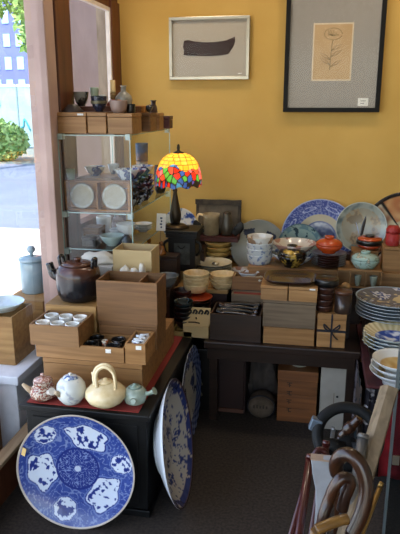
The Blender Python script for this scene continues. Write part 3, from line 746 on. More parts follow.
bm = BM(); add_lathe(bm, [(0, .0625), (.0145, .0625), (.0145, .066), (.0125, .068), (.0125, .118), (0, .118)], 20); o = obj('whisk_handle', bm, mat('bamboo handle', 'cdb27a', .5), t)
x, r = onbox(121, 140, 2.97, 0)
wooden_box('wooden_box', 'low dark box under the grey bottle on the cabinet top', x-.045, x+.045, 2.905-.005, 2.905-.004, ZTOP, ZTOP+.002, BROWN) if False else None
t = thing('sake_bottle', 'grey pear shaped bottle on the cabinet top', 'bottle', (x+.004, 2.855, 1.5355))
bm = BM(); add_lathe(bm, [(0, 0), (.03, 0), (.038, .01), (.04, .03), (.036, .046), (.022, .06), (.012, .068), (.0115, .086), (.016, .093), (.013, .094), (.009, .085), (0, .08)], 28); obj('bottle_body', bm, mat('grey bottle glaze', 'a29c8c', .35, col2='7d786b', scale=25), t)
bm = BM(); add_tube(bm, [(-.03, 0, .03), (-.045, 0, .042), (-.048, 0, .052)], [.007, .005, .004]); obj('spout', bm, mat('blue grey rim glaze', '7f8f99', .3), t)
x, r = onbox(126, 137, 2.79, 0)
bowl('dark_jar', 'little black jar between pink cup and wooden block', 'jar', (x, 2.78, zt3+.0005), r*.8, .04, mat('black glaze', '191919', .3), rf=.02, p=.3)
a = PY(134, 110, 2.93).x; b_ = PY(148, 110, 2.93).x
t = thing('wooden_ornament', 'tan wooden block with dark end at the cabinet top edge', 'ornament', ((a+b_)/2, 2.96, zt4+.0005))
w = (b_-a)/2
bm = BM(); add_box(bm, -w, w*.55, -.03, .03, 0, .034); obj('block', bm, OCH, t, bevel=.004)
bm = BM(); add_tube(bm, smooth_path([(w*.6, 0, .017), (w*.9, 0, .02), (w*1.25, 0, .014)]), [.016]*6+[.019]*6+[.008], 12); obj('dark_end', bm, LACQ, t)
x, r = onbox(150, 157, 3.12, 0)
t = thing('dark_vase', 'slim brown vase far back on the cabinet top', 'vase', (x, 3.12, zt5+.0005))
bm = BM(); add_lathe(bm, [(0, 0), (.014, 0), (.02, .012), (.018, .03), (.011, .042), (.012, .055), (.018, .062), (.015, .062), (.009, .05), (0, .045)], 20); obj('vase_body', bm, mat('brown vase glaze', '4a3226', .4), t)
bm = BM(); add_lathe(bm, [(0, .0005), (.021, .0005), (.0215, .006), (.0195, .008), (0, .008)], 20); obj('vase_foot', bm, mat('brown vase foot', '33221a', .4), t)
t = thing('bronze_figurine', 'crouching dark bronze figurine at the cabinet top edge', 'figurine', (PY(157, 120, 3.21).x-.01, 3.215, ZTOP))
BRZ = mat('dark bronze', '1f1c1a', .35, .5, bump=.3, scale=50)
bm = BM(); add_tube(bm, smooth_path([(-.02, 0, .012), (-.012, 0, .04), (-.004, 0, .06), (.004, 0, .075)]), [.014]*4+[.02]*6+[.016]*5+[.013, .012, .011, .006], 12); obj('torso', bm, BRZ, t)
for s in (-1, 1):
    bm = BM(); add_tube(bm, smooth_path([(-.012, s*.01, .02), (.018, s*.02, .035), (.024, s*.018, .006)]), [.011]*6+[.008]*7, 10); obj('leg', bm, BRZ, t)
bm = BM(); add_box(bm, -.036, .038, -.03, .03, 0, .008); obj('plinth', bm, BRZ, t)

# ================================================================== FRAMED PICTURES
YW = BY-.002
def frame_thing(name, label, px, Yb, m_frame, m_mat, fw, fd, tilt=.02):
    (xl, xr, yt, yb) = px
    a = PY(xl, yb, Yb-.02); b = PY(xr, yb, Yb-.02); c = PY((xl+xr)/2, yt, Yb-.02)
    w = (b.x-a.x)/2; h = c.z-a.z
    t = thing(name, label, 'framed picture', ((a.x+b.x)/2, Yb-.004, a.z))
    for bx in ((-w, w, -fd, 0, 0, fw), (-w, w, -fd, 0, h-fw, h), (-w, -w+fw, -fd, 0, fw, h-fw), (w-fw, w, -fd, 0, fw, h-fw)):
        bm = BM(); add_box(bm, *bx); obj('frame_bar', bm, m_frame, t, bevel=.002)
    bm = BM(); add_box(bm, -w+fw*.9, w-fw*.9, -fd*.5, -fd*.4, fw*.9, h-fw*.9); obj('mat_board', bm, m_mat, t)
    bm = BM(); z0, z1 = fw, h-fw; y = -fd*.8
    bm.faces.new([bm.verts.new(p) for p in ((-w+fw, y, z0), (w-fw, y, z0), (w-fw, y, z1), (-w+fw, y, z1))]); obj('glazing', bm, glass('picture glass', (1, 1, 1), .35, rough=.14), t)
    return t, w, h, fd*.5
LINEN = mat('grey linen', 'b3a998', .9, col2='aca291', scale=60, contrast=(.2, .8))
t, w, h, y = frame_thing('picture_frame', 'small silver framed dark cloth fragment on pale linen', (170, 249, 16.5, 80), YW, SILVER, LINEN, .018, .03)
sx = 2*w/79; sz = h/63.5
def outline(t, name, pts, m, y0, y1):
    bm = BM(); a = [bm.verts.new((p[0], y0, p[1])) for p in pts]; b = [bm.verts.new((p[0], y1, p[1])) for p in pts]
    n = len(pts); bm.faces.new(a); bm.faces.new(b[::-1])
    for k in range(n): bm.faces.new([a[k], b[k], b[(k+1) % n], a[(k+1) % n]])
    return obj(name, bm, m, t)
pp = [(184.5, 40), (189, 39.5), (195, 41), (205, 42), (215, 42), (226, 40.5), (231, 38.5), (234.5, 37), (235, 41), (233.5, 46), (231, 50), (228.5, 54), (222, 55.2), (210, 56), (198, 55.5), (188, 55), (184, 54.5), (184.5, 50), (183.5, 46)]
outline(t, 'cloth_fragment', [((p[0]-209.5)*sx, (80-p[1])*sz) for p in pp], mat('dark brown cloth', '3d2822', .9, col2='2c1b14', scale=40), -y-.003, -y)
bm = BM(); add_box(bm, w*.72, w*.82, -y-.001, -y, .03, .036); obj('signature_label', bm, PAPER, t)
GMAT = mat('grey mat board', '9b958c', .9, col2='948e85', scale=40, contrast=(.2, .8))
t, w, h, y = frame_thing('picture_frame', 'big black framed flower drawing on grey mat, upper right', (283, 379, -30, 112), YW, mat('black frame lacquer', '0c0a09', .6, spec=.25), GMAT, .024, .035)
def fp(x, yy):
    q = PY(x, 60, YW-.02); return (q.x-t.location.x, PY(x, yy, YW-.02).z-t.location.z)
x0, z0 = fp(313.5, 79.5); x1, z1 = fp(350.5, 24)
for bx in ((x0-.008, x1+.008, -y-.0012, -y, z0-.008, z1+.008),):
    bm = BM(); add_box(bm, *bx); obj('mount_edge', bm, mat('cream mount edge', 'd6c6a8', .8), t)
bm = BM(); add_box(bm, x0, x1, -y-.002, -y-.0013, z0, z1); art = obj('drawing_paper', bm, mat('aged drawing paper', 'c2a47a', .9, col2='b8996e', scale=10), t)
INKM = mat('pencil line', '84734f', .9)
bm = BM()
def line(pts, r=.0011):
    add_tube(bm, [(fp(*p)[0], -y-.0021, fp(*p)[1]) for p in pts], r*1.35, 5)
line([(330, 70), (330.5, 58), (331, 46), (332, 40)], .0014)
for q in range(7):
    a = q*PI/6; line([(332+3*math.cos(a+j*.7)*(j > 0)+6.5*math.cos(a)*j/3, 36-3*math.sin(a)*j/1.5-1.5*math.sin(j)) for j in range(4)])
line([(332+9*math.cos(a*.5), 34-6*math.sin(a*.5)) for a in range(0, 13)])
for s, yy in ((-1, 57), (1, 54), (-1, 62), (1, 64), (1, 48)):
    line([(330.5, yy+3), (330.5+s*5, yy-2), (330.5+s*11, yy-4), (330.5+s*7, yy), (330.5, yy+3)])
obj('pencil_flower', bm, INKM, art)
x0, z0 = fp(360.5, 106); x1, z1 = fp(371, 98)
bm = BM(); add_box(bm, x0, x1, -y-.002, -y, z0, z1); tg = obj('price_tag', bm, PAPER, t)
bm = BM()
for q in range(2): add_box(bm, x0+(x1-x0)*.25, x0+(x1-x0)*(.6+.15*q), -y-.0026, -y-.002, z0+(z1-z0)*(.3+.3*q), z0+(z1-z0)*(.38+.3*q))
obj('tag_writing', bm, mat('grey ink', '77746e', .9), tg)

# ================================================================== TABLES AND RISERS
TBW = wood('dark table wood', '2f1d14', '1b0f0a', 'X', 8, .35)
t = thing('display_table', 'low dark wooden table along the back wall', 'table', (-.46, 3.15, 0))
bm = BM(); add_box(bm, -.035, .70, -.45, .46, .405, .4395); obj('table_top', bm, TBW, t, bevel=.004)
bm = BM(); add_box(bm, -.02, .68, -.435, -.41, .345, .4048); obj('apron', bm, TBW, t, bevel=.003)
for sx, sy in ((0, -1), (.66, -1), (0, 1), (.66, 1)):
    bm = BM(); add_box(bm, sx-.015, sx+.025, sy*.38-.025, sy*.38+.025, 0, .4048); obj('leg', bm, TBW, t, bevel=.003)
t = thing('back_bench', 'plain dark bench behind the chest holding stove and bowls', 'bench', (-.83, 3.23, 0))
bm = BM(); add_box(bm, -.33, .295, -.375, .37, .405, .4395); obj('bench_top', bm, TBW, t)
for sx in (-.3, .13):
    bm = BM(); add_box(bm, sx-.02, sx+.02, -.34, .34, 0, .4048); obj('bench_end', bm, TBW, t)
t = thing('side_table', 'dark red covered table at the right holding plates and bowls', 'table', (.62, 2.98, 0))
REDT = mat('dark red cloth', '4a1518', .8, col2='3a1013', scale=30)
bm = BM(); add_box(bm, -.375, .4, -.62, .62, .40, .4395); obj('table_top', bm, REDT, t, bevel=.004)
for sx, sy in ((-1, -1), (1, -1), (-1, 1), (1, 1)):
    bm = BM(); add_box(bm, sx*.33-.025, sx*.33+.025, sy*.56-.025, sy*.56+.025, 0, .3998); obj('leg', bm, TBW, t)
def riser(label, x0, x1, y0, y1, z1, mtop=KIRI_Y, mbody=None, th=.022):
    t = thing('display_riser', label, 'riser', ((x0+x1)/2, (y0+y1)/2, ZT+.0003))
    w = (x1-x0)/2; d = (y1-y0)/2; h = z1-ZT-.0003
    bm = BM(); add_box(bm, -w, w, -d, d, h-th, h); obj('riser_top', bm, mtop, t, bevel=.002)
    bm = BM(); add_box(bm, -w+.006, w-.006, -d+.006, d-.006, 0, h-th-.0005); obj('riser_body', bm, mbody or mat('dark maroon board', '2c1210', .7), t)
ZA = .605; ZR = .71
riser('low riser holding the cream bowl stacks at the left', -.80, -.425, 3.02, 3.58, ZA)
riser('low riser holding the grey bowl stack', -.4245, -.338, 3.10, 3.58, ZA)
riser('higher pale wooden riser below the leaning plates and lidded bowls', -.3375, .239, 3.13, 3.36, ZR, TAN, TAN)
riser('higher riser at the right table end under the celadon jar', .246, .60, 3.13, 3.36, ZR, TAN, TAN)

riser('long low ledge along the wall behind the higher risers', -.3365, .239, 3.365, 3.60, .5615, DARKWD)
riser('short low ledge behind the right table riser', .246, .60, 3.365, 3.60, .5615, DARKWD)
wooden_box('dark_box', 'dark block under the smaller pale green plate', -.14, -.02, 3.37, 3.435, .562, .637, DARKWD)
wooden_box('dark_box', 'dark block under the speckled beige plate', .17, .232, 3.46, 3.53, .562, .721, DARKWD)
# --- front row of boxes on the table
YF = 2.725
x0, x1, a, z1 = front(263, 314, 328, 342, YF+.01)
wooden_box('wooden_box', 'low pale wooden box at the bottom of the centre stack', x0, x1, YF+.01, 2.93, ZT, z1-.0005, KIRI, lid=.01)
x0, x1, a, z2 = front(262.5, 315, 300.5, 328, YF+.01)
wooden_box('wooden_box', 'wide grey aged wooden box in the middle of the centre stack', x0, x1, YF+.01, 2.93, z1, z2-.0005, GREYWD, lid=.12)
x0, x1, a, z3 = front(260.5, 287.3, 286, 300.5, YF)
wooden_box('wooden_box', 'left one of two small boxes under the black tray', x0, x1, YF, 2.93, z2, z3, KIRI, lid=.2)
xa, xb, a, _ = front(288.5, 317, 286, 300.5, YF)
wooden_box('wooden_box', 'right one of two small boxes under the black tray', xa, xb, YF, 2.93, z2, z3, KIRI, lid=.2, tagged=True)
cx = (x0+xb)/2; hw = (xb-x0)/2*.95
bm = BM()
def superell(R, z, ay, n=40):
    out = []
    for kk in range(n):
        a = 2*PI*kk/n; c, s = math.cos(a), math.sin(a)
        out.append(bm.verts.new((R*math.copysign(abs(c)**.55, c), R*ay*math.copysign(abs(s)**.55, s), z)))
    return out
rs = [superell(hw*.8, 0, .82), superell(hw*.86, .004, .82), superell(hw, .022, .85), superell(hw*.985, .023, .85), superell(hw*.84, .008, .82), superell(hw*.75, .006, .8)]
bm.faces.new(rs[0]); bm.faces.new(rs[-1])
for a, b_ in zip(rs, rs[1:]):
    for kk in range(40):
        f = bm.faces.new([a[kk], a[(kk+1) % 40], b_[(kk+1) % 40], b_[kk]]); f.smooth = True
tag(obj('lacquer_tray', bm, BRLQ, loc=(cx, 2.827, z3+.0005)), 'dark brown lacquer tray lying on the centre stack of boxes', 'tray')
# tied box
x0, x1, a, z1 = front(316.5, 345, 314, 342, YF+.012)
t = thing('tied_box', 'small wooden box tied with a dark cord bow', 'box', ((x0+x1)/2, YF+.012, ZT))
w = (x1-x0)/2; h = z1-ZT; CORD = mat('dark cord', '1c1a20', .8)
bm = BM(); add_box(bm, -w, w, 0, .14, 0, h*.82); obj('box_body', bm, KIRI, t, bevel=.002)
bm = BM(); add_box(bm, -w-.001, w+.001, -.001, .141, h*.822, h); obj('box_lid', bm, KIRI, t, bevel=.002)
bm = BM(); add_box(bm, -.004, .004, -.0035, -.0012, 0, h); add_box(bm, -w-.002, w+.002, -.0035, -.0012, h*.46, h*.53)
add_tube(bm, smooth_path([(0, -.006, h*.5), (-.02, -.009, h*.62), (-.035, -.009, h*.7), (-.03, -.009, h*.58), (0, -.006, h*.5), (.03, -.009, h*.58), (.036, -.009, h*.7), (.02, -.009, h*.62), (0, -.006, h*.5)]), .0035, 6)
add_tube(bm, smooth_path([(0, -.006, h*.5), (.012, -.008, h*.36), (.03, -.007, h*.26)]), .003, 6)
obj('cord_bow', bm, CORD, t)
ztb = z1+.0005
# stacked lacquer beakers
a = PY(315, 300, 2.79).x; b_ = PY(334, 300, 2.79).x; r = (b_-a)/2; xm = (a+b_)/2; zt = PY(325, 287, 2.77).z
n = 4; dz = (zt-ztb)/n
for i in range(n):
    bm = BM(); add_lathe(bm, [(0, 0), (r*.86, 0), (r*.9, .004), (r, dz*.75), (r, dz*.95), (r*.9, dz*.985), (0, dz*.985)], 32)
    tag(obj('lacquer_tier', bm, mat('ribbed brown lacquer', '3f2319', .3, coat=.4, col2='2a150e'), loc=(xm, 2.79, ztb+i*dz)), f'brown lacquer stacking cup, {["bottom", "third from the top", "second from the top", "topmost"][i]} under the round black box', 'cup', 'brown lacquer stacking cups')
r2 = r*1.28
bm = BM(); add_lathe(bm, [(0, 0), (r2*.9, 0), (r2, .006), (r2, .028), (r2*.97, .034), (r2*.9, .036), (r2*.86, .031), (0, .031)], 36)
tag(obj('round_box', bm, LACQ, loc=(xm+.006, 2.80, zt+.001)), 'round shallow black box on top of the brown stacking cups', 'box')
a = PY(334.5, 300, 2.775).x; b_ = PY(352, 300, 2.775).x; r = (b_-a)/2; zt = PY(343, 292, 2.75).z
t = thing('tea_canister', 'tall dark bronze cylinder canister beside the stacking cups', 'canister', ((a+b_)/2, 2.775, ztb))
DB = mat('dark brown canister', '3a2a22', .28, .3, coat=.3)
hh_ = zt-ztb
bm = BM(); add_lathe(bm, [(0, 0), (r*.96, 0), (r*.98, .003), (r*.98, hh_*.86), (0, hh_*.86)], 32); obj('canister_body', bm, DB, t)
bm = BM(); add_lathe(bm, [(0, hh_*.865), (r, hh_*.865), (r, hh_*.985), (r*.96, hh_), (0, hh_)], 32); obj('canister_lid', bm, mat('brown canister lid', '553525', .35), t)
x0 = (a+b_)/2-.01
# small pale pieces right of it
crumple('carved_fruit', 'small tan carved knob behind the bronze canister', 'ornament', (PY(346, 283, 2.9).x, 2.9, PY(346, 288, 2.9).z), .022, .022, .019, mat('tan carved wood', 'b58d59', .6, col2='8e6a3e', scale=30), 12, 2)
bx = PY(346, 283, 2.9)
wooden_box('wooden_box', 'plain box under the tan carved knob', bx.x-.03, bx.x+.03, 2.865, 2.945, ZT, PY(346, 288, 2.9).z-.0095, DARKWD, lid=.2)
# dark open box with black lacquer pieces
x0, x1, a, z1 = front(210, 260.5, 315, 340, YF+.012)
open_box('dark_box', 'dark brown wooden box filled with black lacquer spoons', x0, x1, YF+.012, 2.92, ZT, z1, DARKWD, wall=.008)
for i in range(6):
    L_ = (x1-x0)*.42
    bm = BM(); add_tube(bm, smooth_path([(-L_, 0, .0), (-L_*.3, 0, .012), (L_*.4, 0, .01), (L_*.75, 0, .004), (L_, 0, .01)]), [.006]*6+[.006]*6+[.007]*6+[.014]*5+[.015, .008], 10)
    o = obj('lacquer_ladle', bm, LACQ if i % 2 else BRLQ, loc=((x0+x1)/2, YF+.04+.026*i, z1-.012+.004*(i % 2)), rot=(0, 0, (.12 if i % 2 else -.1)+(PI if i % 3 == 1 else 0)))
    tag(o, ('black' if i % 2 else 'brown')+' lacquer ladle lying in the dark brown box', 'ladle', ('black' if i % 2 else 'brown')+' ladles in the dark box')
# red plate on plain maroon stack
p = PY(198, 300, 2.925); R = 14.6/scale_at(p)
stack('maroon_plate', 'dark maroon lacquer plate', 'under the orange plate', 'plate', 'maroon plates under the orange plate', 6, p.x, 2.925, ZT, .0215, R*.92, .03, MAROON, rf=R*.5)
bm = BM(); add_lathe(bm, [(0, 0), (R*.6, 0), (R*.62, .004), (R*.97, .012), (R, .016), (R*.97, .018), (R*.9, .013), (0, .011)], 48)
tag(obj('red_plate', bm, REDLQ, loc=(p.x, 2.925, ZT+.0215*5+.0305)), 'round orange red lacquer plate on top of the maroon plates', 'plate')
# pale box with lettering panel
x0, x1, a, z1 = front(183, 208.5, 326, 341, YF+.015)
t = thing('cream_box', 'small cream box with slanting lid of black brushed marks', 'box', ((x0+x1)/2, YF+.015, ZT))
w = (x1-x0)/2; h = z1-ZT; CRC = mat('cream card', 'cdbf9f', .8, col2='bfb08e', scale=20)
bm = BM(); add_box(bm, -w, w, 0, .085, 0, h); obj('box_body', bm, CRC, t, bevel=.002)
hp = PY(196, 307, 2.79).z-z1
bm = BM(); M = Matrix.Translation((0, .004, h+.001))@Matrix.Rotation(-.5, 4, 'X')
add_box(bm, -w*1.02, w*1.04, 0, .004, 0, hp*1.12); bm.transform(M); pn = obj('slanted_lid', bm, CRC, t)
bm = BM()
for i in range(4):
    xx = -w*.75+w*.45*i
    add_tube(bm, smooth_path([(xx, -.001, hp*.72), (xx+w*.12, -.001, hp*.95), (xx+w*.3, -.001, hp*.85), (xx+w*.2, -.001, hp*.7)], 4), .005, 6)
add_tube(bm, [(-w*.05, -.001, hp*.5), (w*.02, -.001, hp*.38)], .004, 6)
add_tube(bm, [(-w*.6, -.001, hp*.18), (-w*.1, -.001, hp*.2), (w*.3, -.001, hp*.15)], .003, 6)
bm.transform(M); obj('brush_marks', bm, mat('black brush ink', '17140f', .7), pn)
# dark stacks between chest and table
stack('black_bowl', 'black glazed bowl', 'beside the end of the chest', 'bowl', 'black bowls beside the chest', 5, -.612, 2.79, ZT+.03, .024, .048, .045, LACQ, p=.6, top_mat=mat('teal black glaze', '1e2f33', .25, coat=.5))
open_box('yellow_box', 'small yellow wooden box under the black bowls', -.662, -.562, 2.74, 2.84, ZT, ZT+.028, wood('yellow wood', 'a08a4e', '86713c', 'X', 8))
p = PY(174, 290, 2.93)
stack('maroon_bowl', 'red brown lacquer bowl', 'behind the black bowls', 'bowl', 'red brown bowls behind the black bowls', 7, -.648, 2.93, ZT, .022, .05, .052, MAROON, p=.5)

def place(pxl, pxr, pyb, Z, rf=.5):
    """centre and rim radius of a round vessel whose foot front edge shows at pyb on level Z"""
    c = PZ((pxl+pxr)/2, pyb, Z); R = (pxr-pxl)/2/scale_at(c)
    return c.x, c.y+R*rf, R
# cream bowls
x, y, R = place(181, 207.5, 294, ZA, .8); print('cream1', x, y, R)
zt = PY(194, 276, y-R).z
stack('cream_bowl', 'cream bowl', 'in front at the left', 'bowl', 'taller stack of cream bowls', 4, x, y, ZA, (zt-ZA-.045)/3, R, .045, CREAM, rf=R*.72, p=.35, t=.0045)
x, y, R = place(208, 234.5, 290.5, ZA, .7); zt = PY(221, 277, y-R).z; print('cream2', x, y, R, zt)
stack('cream_bowl', 'small cream bowl', 'right of the taller cream stack', 'bowl', 'shorter stack of cream bowls', 3, x, y, ZA, .02, R, max(.03, zt-ZA-.04), CREAM, rf=R*.62, p=.5, t=.0045)
x, y, R = place(192, 231, 277, ZA, .6); zt = PY(211, 266, y-R).z; print('plates', x, y, R, zt)
y = 3.30
stack('cream_plate', 'broad cream plate', 'behind the cream bowls', 'plate', 'broad cream plates', 5, x, y, ZA, .013, R, .026, mat('pale cream plate', 'c9c3ad', .35, coat=.3), rf=R*.55)
crumple('pewter_ornament', 'small silvery ornament lying on the broad cream plates', 'ornament', (x+.02, y-.02, ZA+.052+.013), .022, .016, .012, SILVER, 20, 2)
x, y, R = place(229, 248.5, 276, ZA, .6); print('grey', x, y, R)
stack('grey_bowl', 'speckled grey bowl', 'right of the broad cream plates', 'bowl', 'speckled grey bowls', 4, -.382, 3.17, ZA, .016, .042, .032, pattern('speckled grey glaze', 'aaa9a2', '6f6d68', 60, .58), rf=.03, p=.5, top_mat=pattern('reddish topped bowl', 'b0a598', '8c5d44', 18, .55))
# grey dish glass at left
bowl('glass_bowl', 'grey glass bowl in front of the black stove', 'bowl', (PY(169, 275, 2.95).x-.01, 2.95, PY(170, 289, 2.9).z), .06, .06, mat('grey glass', '74797b', .15, coat=.6, col2='5c6265'), rf=.03)
wooden_box('dark_box', 'dark box under the grey glass bowl', -.80, -.705, 2.88, 3.01, ZT, PY(170, 289, 2.9).z-.0005, DARKWD)
# yellow bowls on a stool, brown plaque, mugs
xx = PY(217, 250, 3.45).x
t = thing('small_stool', 'little dark stool under the yellow bowls', 'stool', (xx, 3.475, ZA))
zs = PY(217, 259, 3.43).z-ZA
bm = BM(); add_box(bm, -.085, .085, -.06, .06, zs-.012, zs); obj('stool_top', bm, DARKWD, t)
for s in (-1, 1):
    for q in (-1, 1):
        bm = BM(); add_box(bm, s*.07-.008, s*.07+.008, q*.045-.008, q*.045+.008, 0, zs-.0125); obj('leg', bm, DARKWD, t)
R = 14.3/scale_at((xx, 3.45, .7))
stack('yellow_bowl', 'yellow ochre bowl', 'below the brown plaque', 'bowl', 'yellow ochre bowls', 3, xx, 3.475, ZA+zs+.0003, .029, R*.98, .042, mat('yellow ochre glaze', 'b89d5a', .35, coat=.3, col2='9d8147'), rf=R*.6, p=.5)
zb_ = PY(217, 235.5, 3.46).z
PLQ = mat('rough brown stone', '4a4034', .75, col2='2b241d', scale=28, bump=.9)
xl, xr = PY(196, 240, 3.56).x, PY(240.5, 240, 3.56).x; ztp = PY(218, 199.5, 3.58).z
t = thing('stone_plaque', 'rough brown plaque leaning on the ochre wall behind two mugs', 'plaque', ((xl+xr)/2, 3.552, zb_)); t.rotation_euler = (-.06, 0, 0)
w = (xr-xl)/2; h = ztp-zb_
bm = BM(); add_box(bm, -w, w, 0, .02, 0, h); obj('plaque_back', bm, PLQ, t, bevel=.006)
for bx in ((-w*1.01, w*1.01, -.014, -.0005, h*.86, h*1.01), (-w, w, -.02, -.0005, 0, h*.13)):
    bm = BM(); add_box(bm, *bx); bmesh.ops.subdivide_edges(bm, edges=bm.edges[:], cuts=5, use_grid_fill=True)
    for v in bm.verts: v.co += Vector((0, -.006*abs(noise.noise(v.co*25)), .006*noise.noise(v.co*22)))
    obj('plaque_rim', bm, PLQ, t)
bm = BM(); add_box(bm, -w*.86, w*.86, -.0025, -.0005, h*.14, h*.85); obj('plaque_panel', bm, mat('greyish panel', '6b6152', .8, col2='4d4438', scale=18), t)
wooden_box('dark_box', 'dark red box under the brown plaque and mugs', xl-.0, xr, 3.43, 3.575, ZA+zs+.103, zb_, mat('dark red box wood', '3d100d', .6), lid=.2) 
zm = zb_+.0005
x = PY(211, 237, 3.47).x; R = 8/scale_at((x, 3.47, zb_)); hm = PY(211, 214, 3.47).z-zm
t = thing('mug', 'beige stoneware mug with cream handle before the brown plaque', 'mug', (x, 3.48, zm))
bm = BM(); add_lathe(bm, [(0, 0), (R*.9, 0), (R, .005), (R*.97, hm*.8), (R*1.1, hm), (R*1.02, hm), (R*.9, hm*.8), (R*.9, .01), (0, .01)], 32); obj('mug_body', bm, mat('beige stoneware', '8f8266', .5, col2='776a50'), t)
bm = BM(); add_tube(bm, smooth_path([(-R*.9, 0, hm*.9), (-R*1.6, -.005, hm*.95), (-R*1.75, -.005, hm*.6), (-R*.95, 0, hm*.3)]), .007, 10); o = obj('handle', bm, IVORY, t); o['label'] = 'cream glazed handle'
x = PY(226.5, 237, 3.47).x; R = 6/scale_at((x, 3.47, zb_)); hm = PY(226, 211, 3.47).z-zm
t = thing('dark_jug', 'dark metal jug right of the beige mug', 'jug', (x, 3.48, zm))
bm = BM(); add_lathe(bm, [(0, 0), (R*.85, 0), (R*1.05, .012), (R*1.1, hm*.35), (R*.8, hm*.65), (R*.62, hm*.8), (R*.7, hm*.9), (0, hm*.9)], 28); obj('jug_body', bm, mat('pewter', '4c463c', .35, .5), t)
bm = BM(); add_lathe(bm, [(0, hm*.905), (R*.72, hm*.905), (R*.5, hm*.96), (R*.2, hm), (0, hm)], 24); obj('jug_lid', bm, mat('pewter', '4c463c'), t)
for s, nm in ((-1, 'left'), (1, 'right')):
    px_ = 218+s*17.5
    bm = BM(); x = PY(px_, 232, 3.45).x
    pts = [(0, 0, 0), (s*.03, 0, .035), (s*.045, 0, .075)]
    add_tube(bm, smooth_path(pts), [.02]*4+[.026]*5+[.02, .015, .012, .004][:4], 12)
    for v in bm.verts: v.co.y *= .3
    tag(obj('leaf_dish', bm, BLACK, loc=(x-s*.012, 3.455, zm+.012)), f'black leaf shaped dish propped {nm} of the mugs', 'dish')

# open boxes at centre left
x0, x1, a, z1 = front(231.5, 263, 294, 304, 2.945)
wooden_box('dark_box', 'dark box under the grey red-lined tray box', x0, x1, 2.94, 2.995, ZT, a-.0005, DARKWD, lid=.15)
open_box('grey_box', 'grey wooden tray box with red inside', x0, x1, 2.935, 2.998, a, z1, GREYWD)
bm = BM(); add_box(bm, x0+.008, x1-.008, 2.943, 2.99, a+.0065, z1-.006); tag(obj('red_lining', bm, mat('red lining cloth', '7a2a1e', .8)), 'dark red cloth filling the grey tray box', 'cloth')
x0, x1, a, z1 = front(232, 267, 277, 290, 3.01)
wooden_box('dark_box', 'box under the brown box of spoons', x0, x1, 3.005, 3.095, ZT, a-.0005, DARKWD, lid=.1)
open_box('brown_box', 'brown wooden box of metal spoons below a white dish', x0, x1, 3.005, 3.098, a, z1, BROWN)
for i in range(4):
    bm = BM(); add_tube(bm, [(-.055, 0, 0), (0, 0, .004), (.04, 0, .002), (.052, 0, .0), (.064, 0, .003)], [.003, .003, .004, .010, .005], 8)
    tag(obj('metal_spoon', bm, SILVER, loc=((x0+x1)/2, 3.022+.012*i, z1-.016), rot=(0, 0, .12*i-.2)), 'dull metal spoon lying in the brown wooden box', 'spoon', 'spoons in the brown box')
x = PY(249, 270, 3.14).x
t = bowl('white_dish', 'oval white dish behind the brown box of spoons', 'dish', (x-.0, 3.112, z1-.035), .055, .034, mat('white blue dish', 'd8dde0', .2, coat=.4), rf=.03); t.scale = (1.05, .8, 1)
# --- blue white tall bowl stacks on the high riser
x, y, R = place(246, 273, 274, ZR, .7); y = 3.22; x = PY(259.5, 255, y).x; R = 13.2/scale_at((x, y, .8)); print('stackA', x, y, R)
zt = PY(259.5, 239, y-R).z
dz = (zt-ZR-.05)/3
zr0 = ZR
stack('soba_cup', 'white blue banded cup', 'left of the gold jar', 'bowl', 'banded white and blue cup bowls', 4, x, y, zr0, dz, R, .052, pattern('banded blue white', 'c4c8c6', '8d99ae', 45, .57, kind='noise', ink2='6a789b'), rf=R*.8, p=.5, top_mat=pattern('brown rimmed blue white', 'd5d2c8', '93765a', 16, .55))
x = PY(294, 250, 3.30).x; R = 22/scale_at((x, 3.3, .8)); zt = PY(294, 245.5, 3.3-R).z
stack('blue_bowl', 'wide blue and white bowl', 'behind the black gold jar', 'bowl', 'wide blue bowls behind the gold jar', 2, x, 3.26, zr0, zt-ZR-.055-.0, R, .055, BLUEW, rf=R*.5, p=.6, top_mat=pattern('pinkish rim bowl', 'cfc6b6', 'a5796a', 14, .55))
def lidded(name, label, cat, px0, px1, pyt, pyb, Y, Z, m, mlid=None, squash=1.0, knob=True, lidfrac=.45):
    x = PY((px0+px1)/2, pyb, Y).x; R = (px1-px0)/2/scale_at((x, Y, Z)); h = PY((px0+px1)/2, pyt, Y).z-Z
    t = thing(name, label, cat, (x, Y, Z)); hb = h*(1-lidfrac)
    bm = BM(); add_lathe(bm, [(0, 0), (R*.5, 0), (R*.52, h*.08), (R*.8, hb*.4), (R, hb*.85), (R*.98, hb), (0, hb)], 36); obj('body', bm, m, t)
    hl = h*lidfrac
    bm = BM(); add_lathe(bm, [(0, hb+.0005), (R*1.0, hb+.0005), (R*.96, hb+hl*.25), (R*.75, hb+hl*.55), (R*.4, hb+hl*.7), (R*.36, hb+hl*.72), (0, hb+hl*.72)], 36); l = obj('lid', bm, mlid or m, t)
    bm = BM(); add_lathe(bm, [(0, hb+hl*.715), (R*.3, hb+hl*.715), (R*.36, hb+hl), (R*.3, hb+hl), (R*.26, hb+hl*.85), (0, hb+hl*.85)], 24); obj('knob', bm, mlid or m, l)
    return t
lidded('lidded_bowl', 'black lacquer lidded bowl with gold design', 'bowl', 277, 306, 245, 268, 3.175, ZR, GOLDBL)
x = PY(328.5, 262, 3.2).x; R = 17.3/scale_at((x, 3.2, .74))
stack('lacquer_plate', 'dark brown lacquer plate', 'under the orange lidded bowl', 'plate', 'brown lacquer plates under the orange bowl', 6, x, 3.215, ZR, .012, R, .018, mat('red brown lacquer', '54281b', .3, coat=.4, col2='3d1b12'), rf=R*.6, p=.75)
zz = ZR+.012*5+.0185
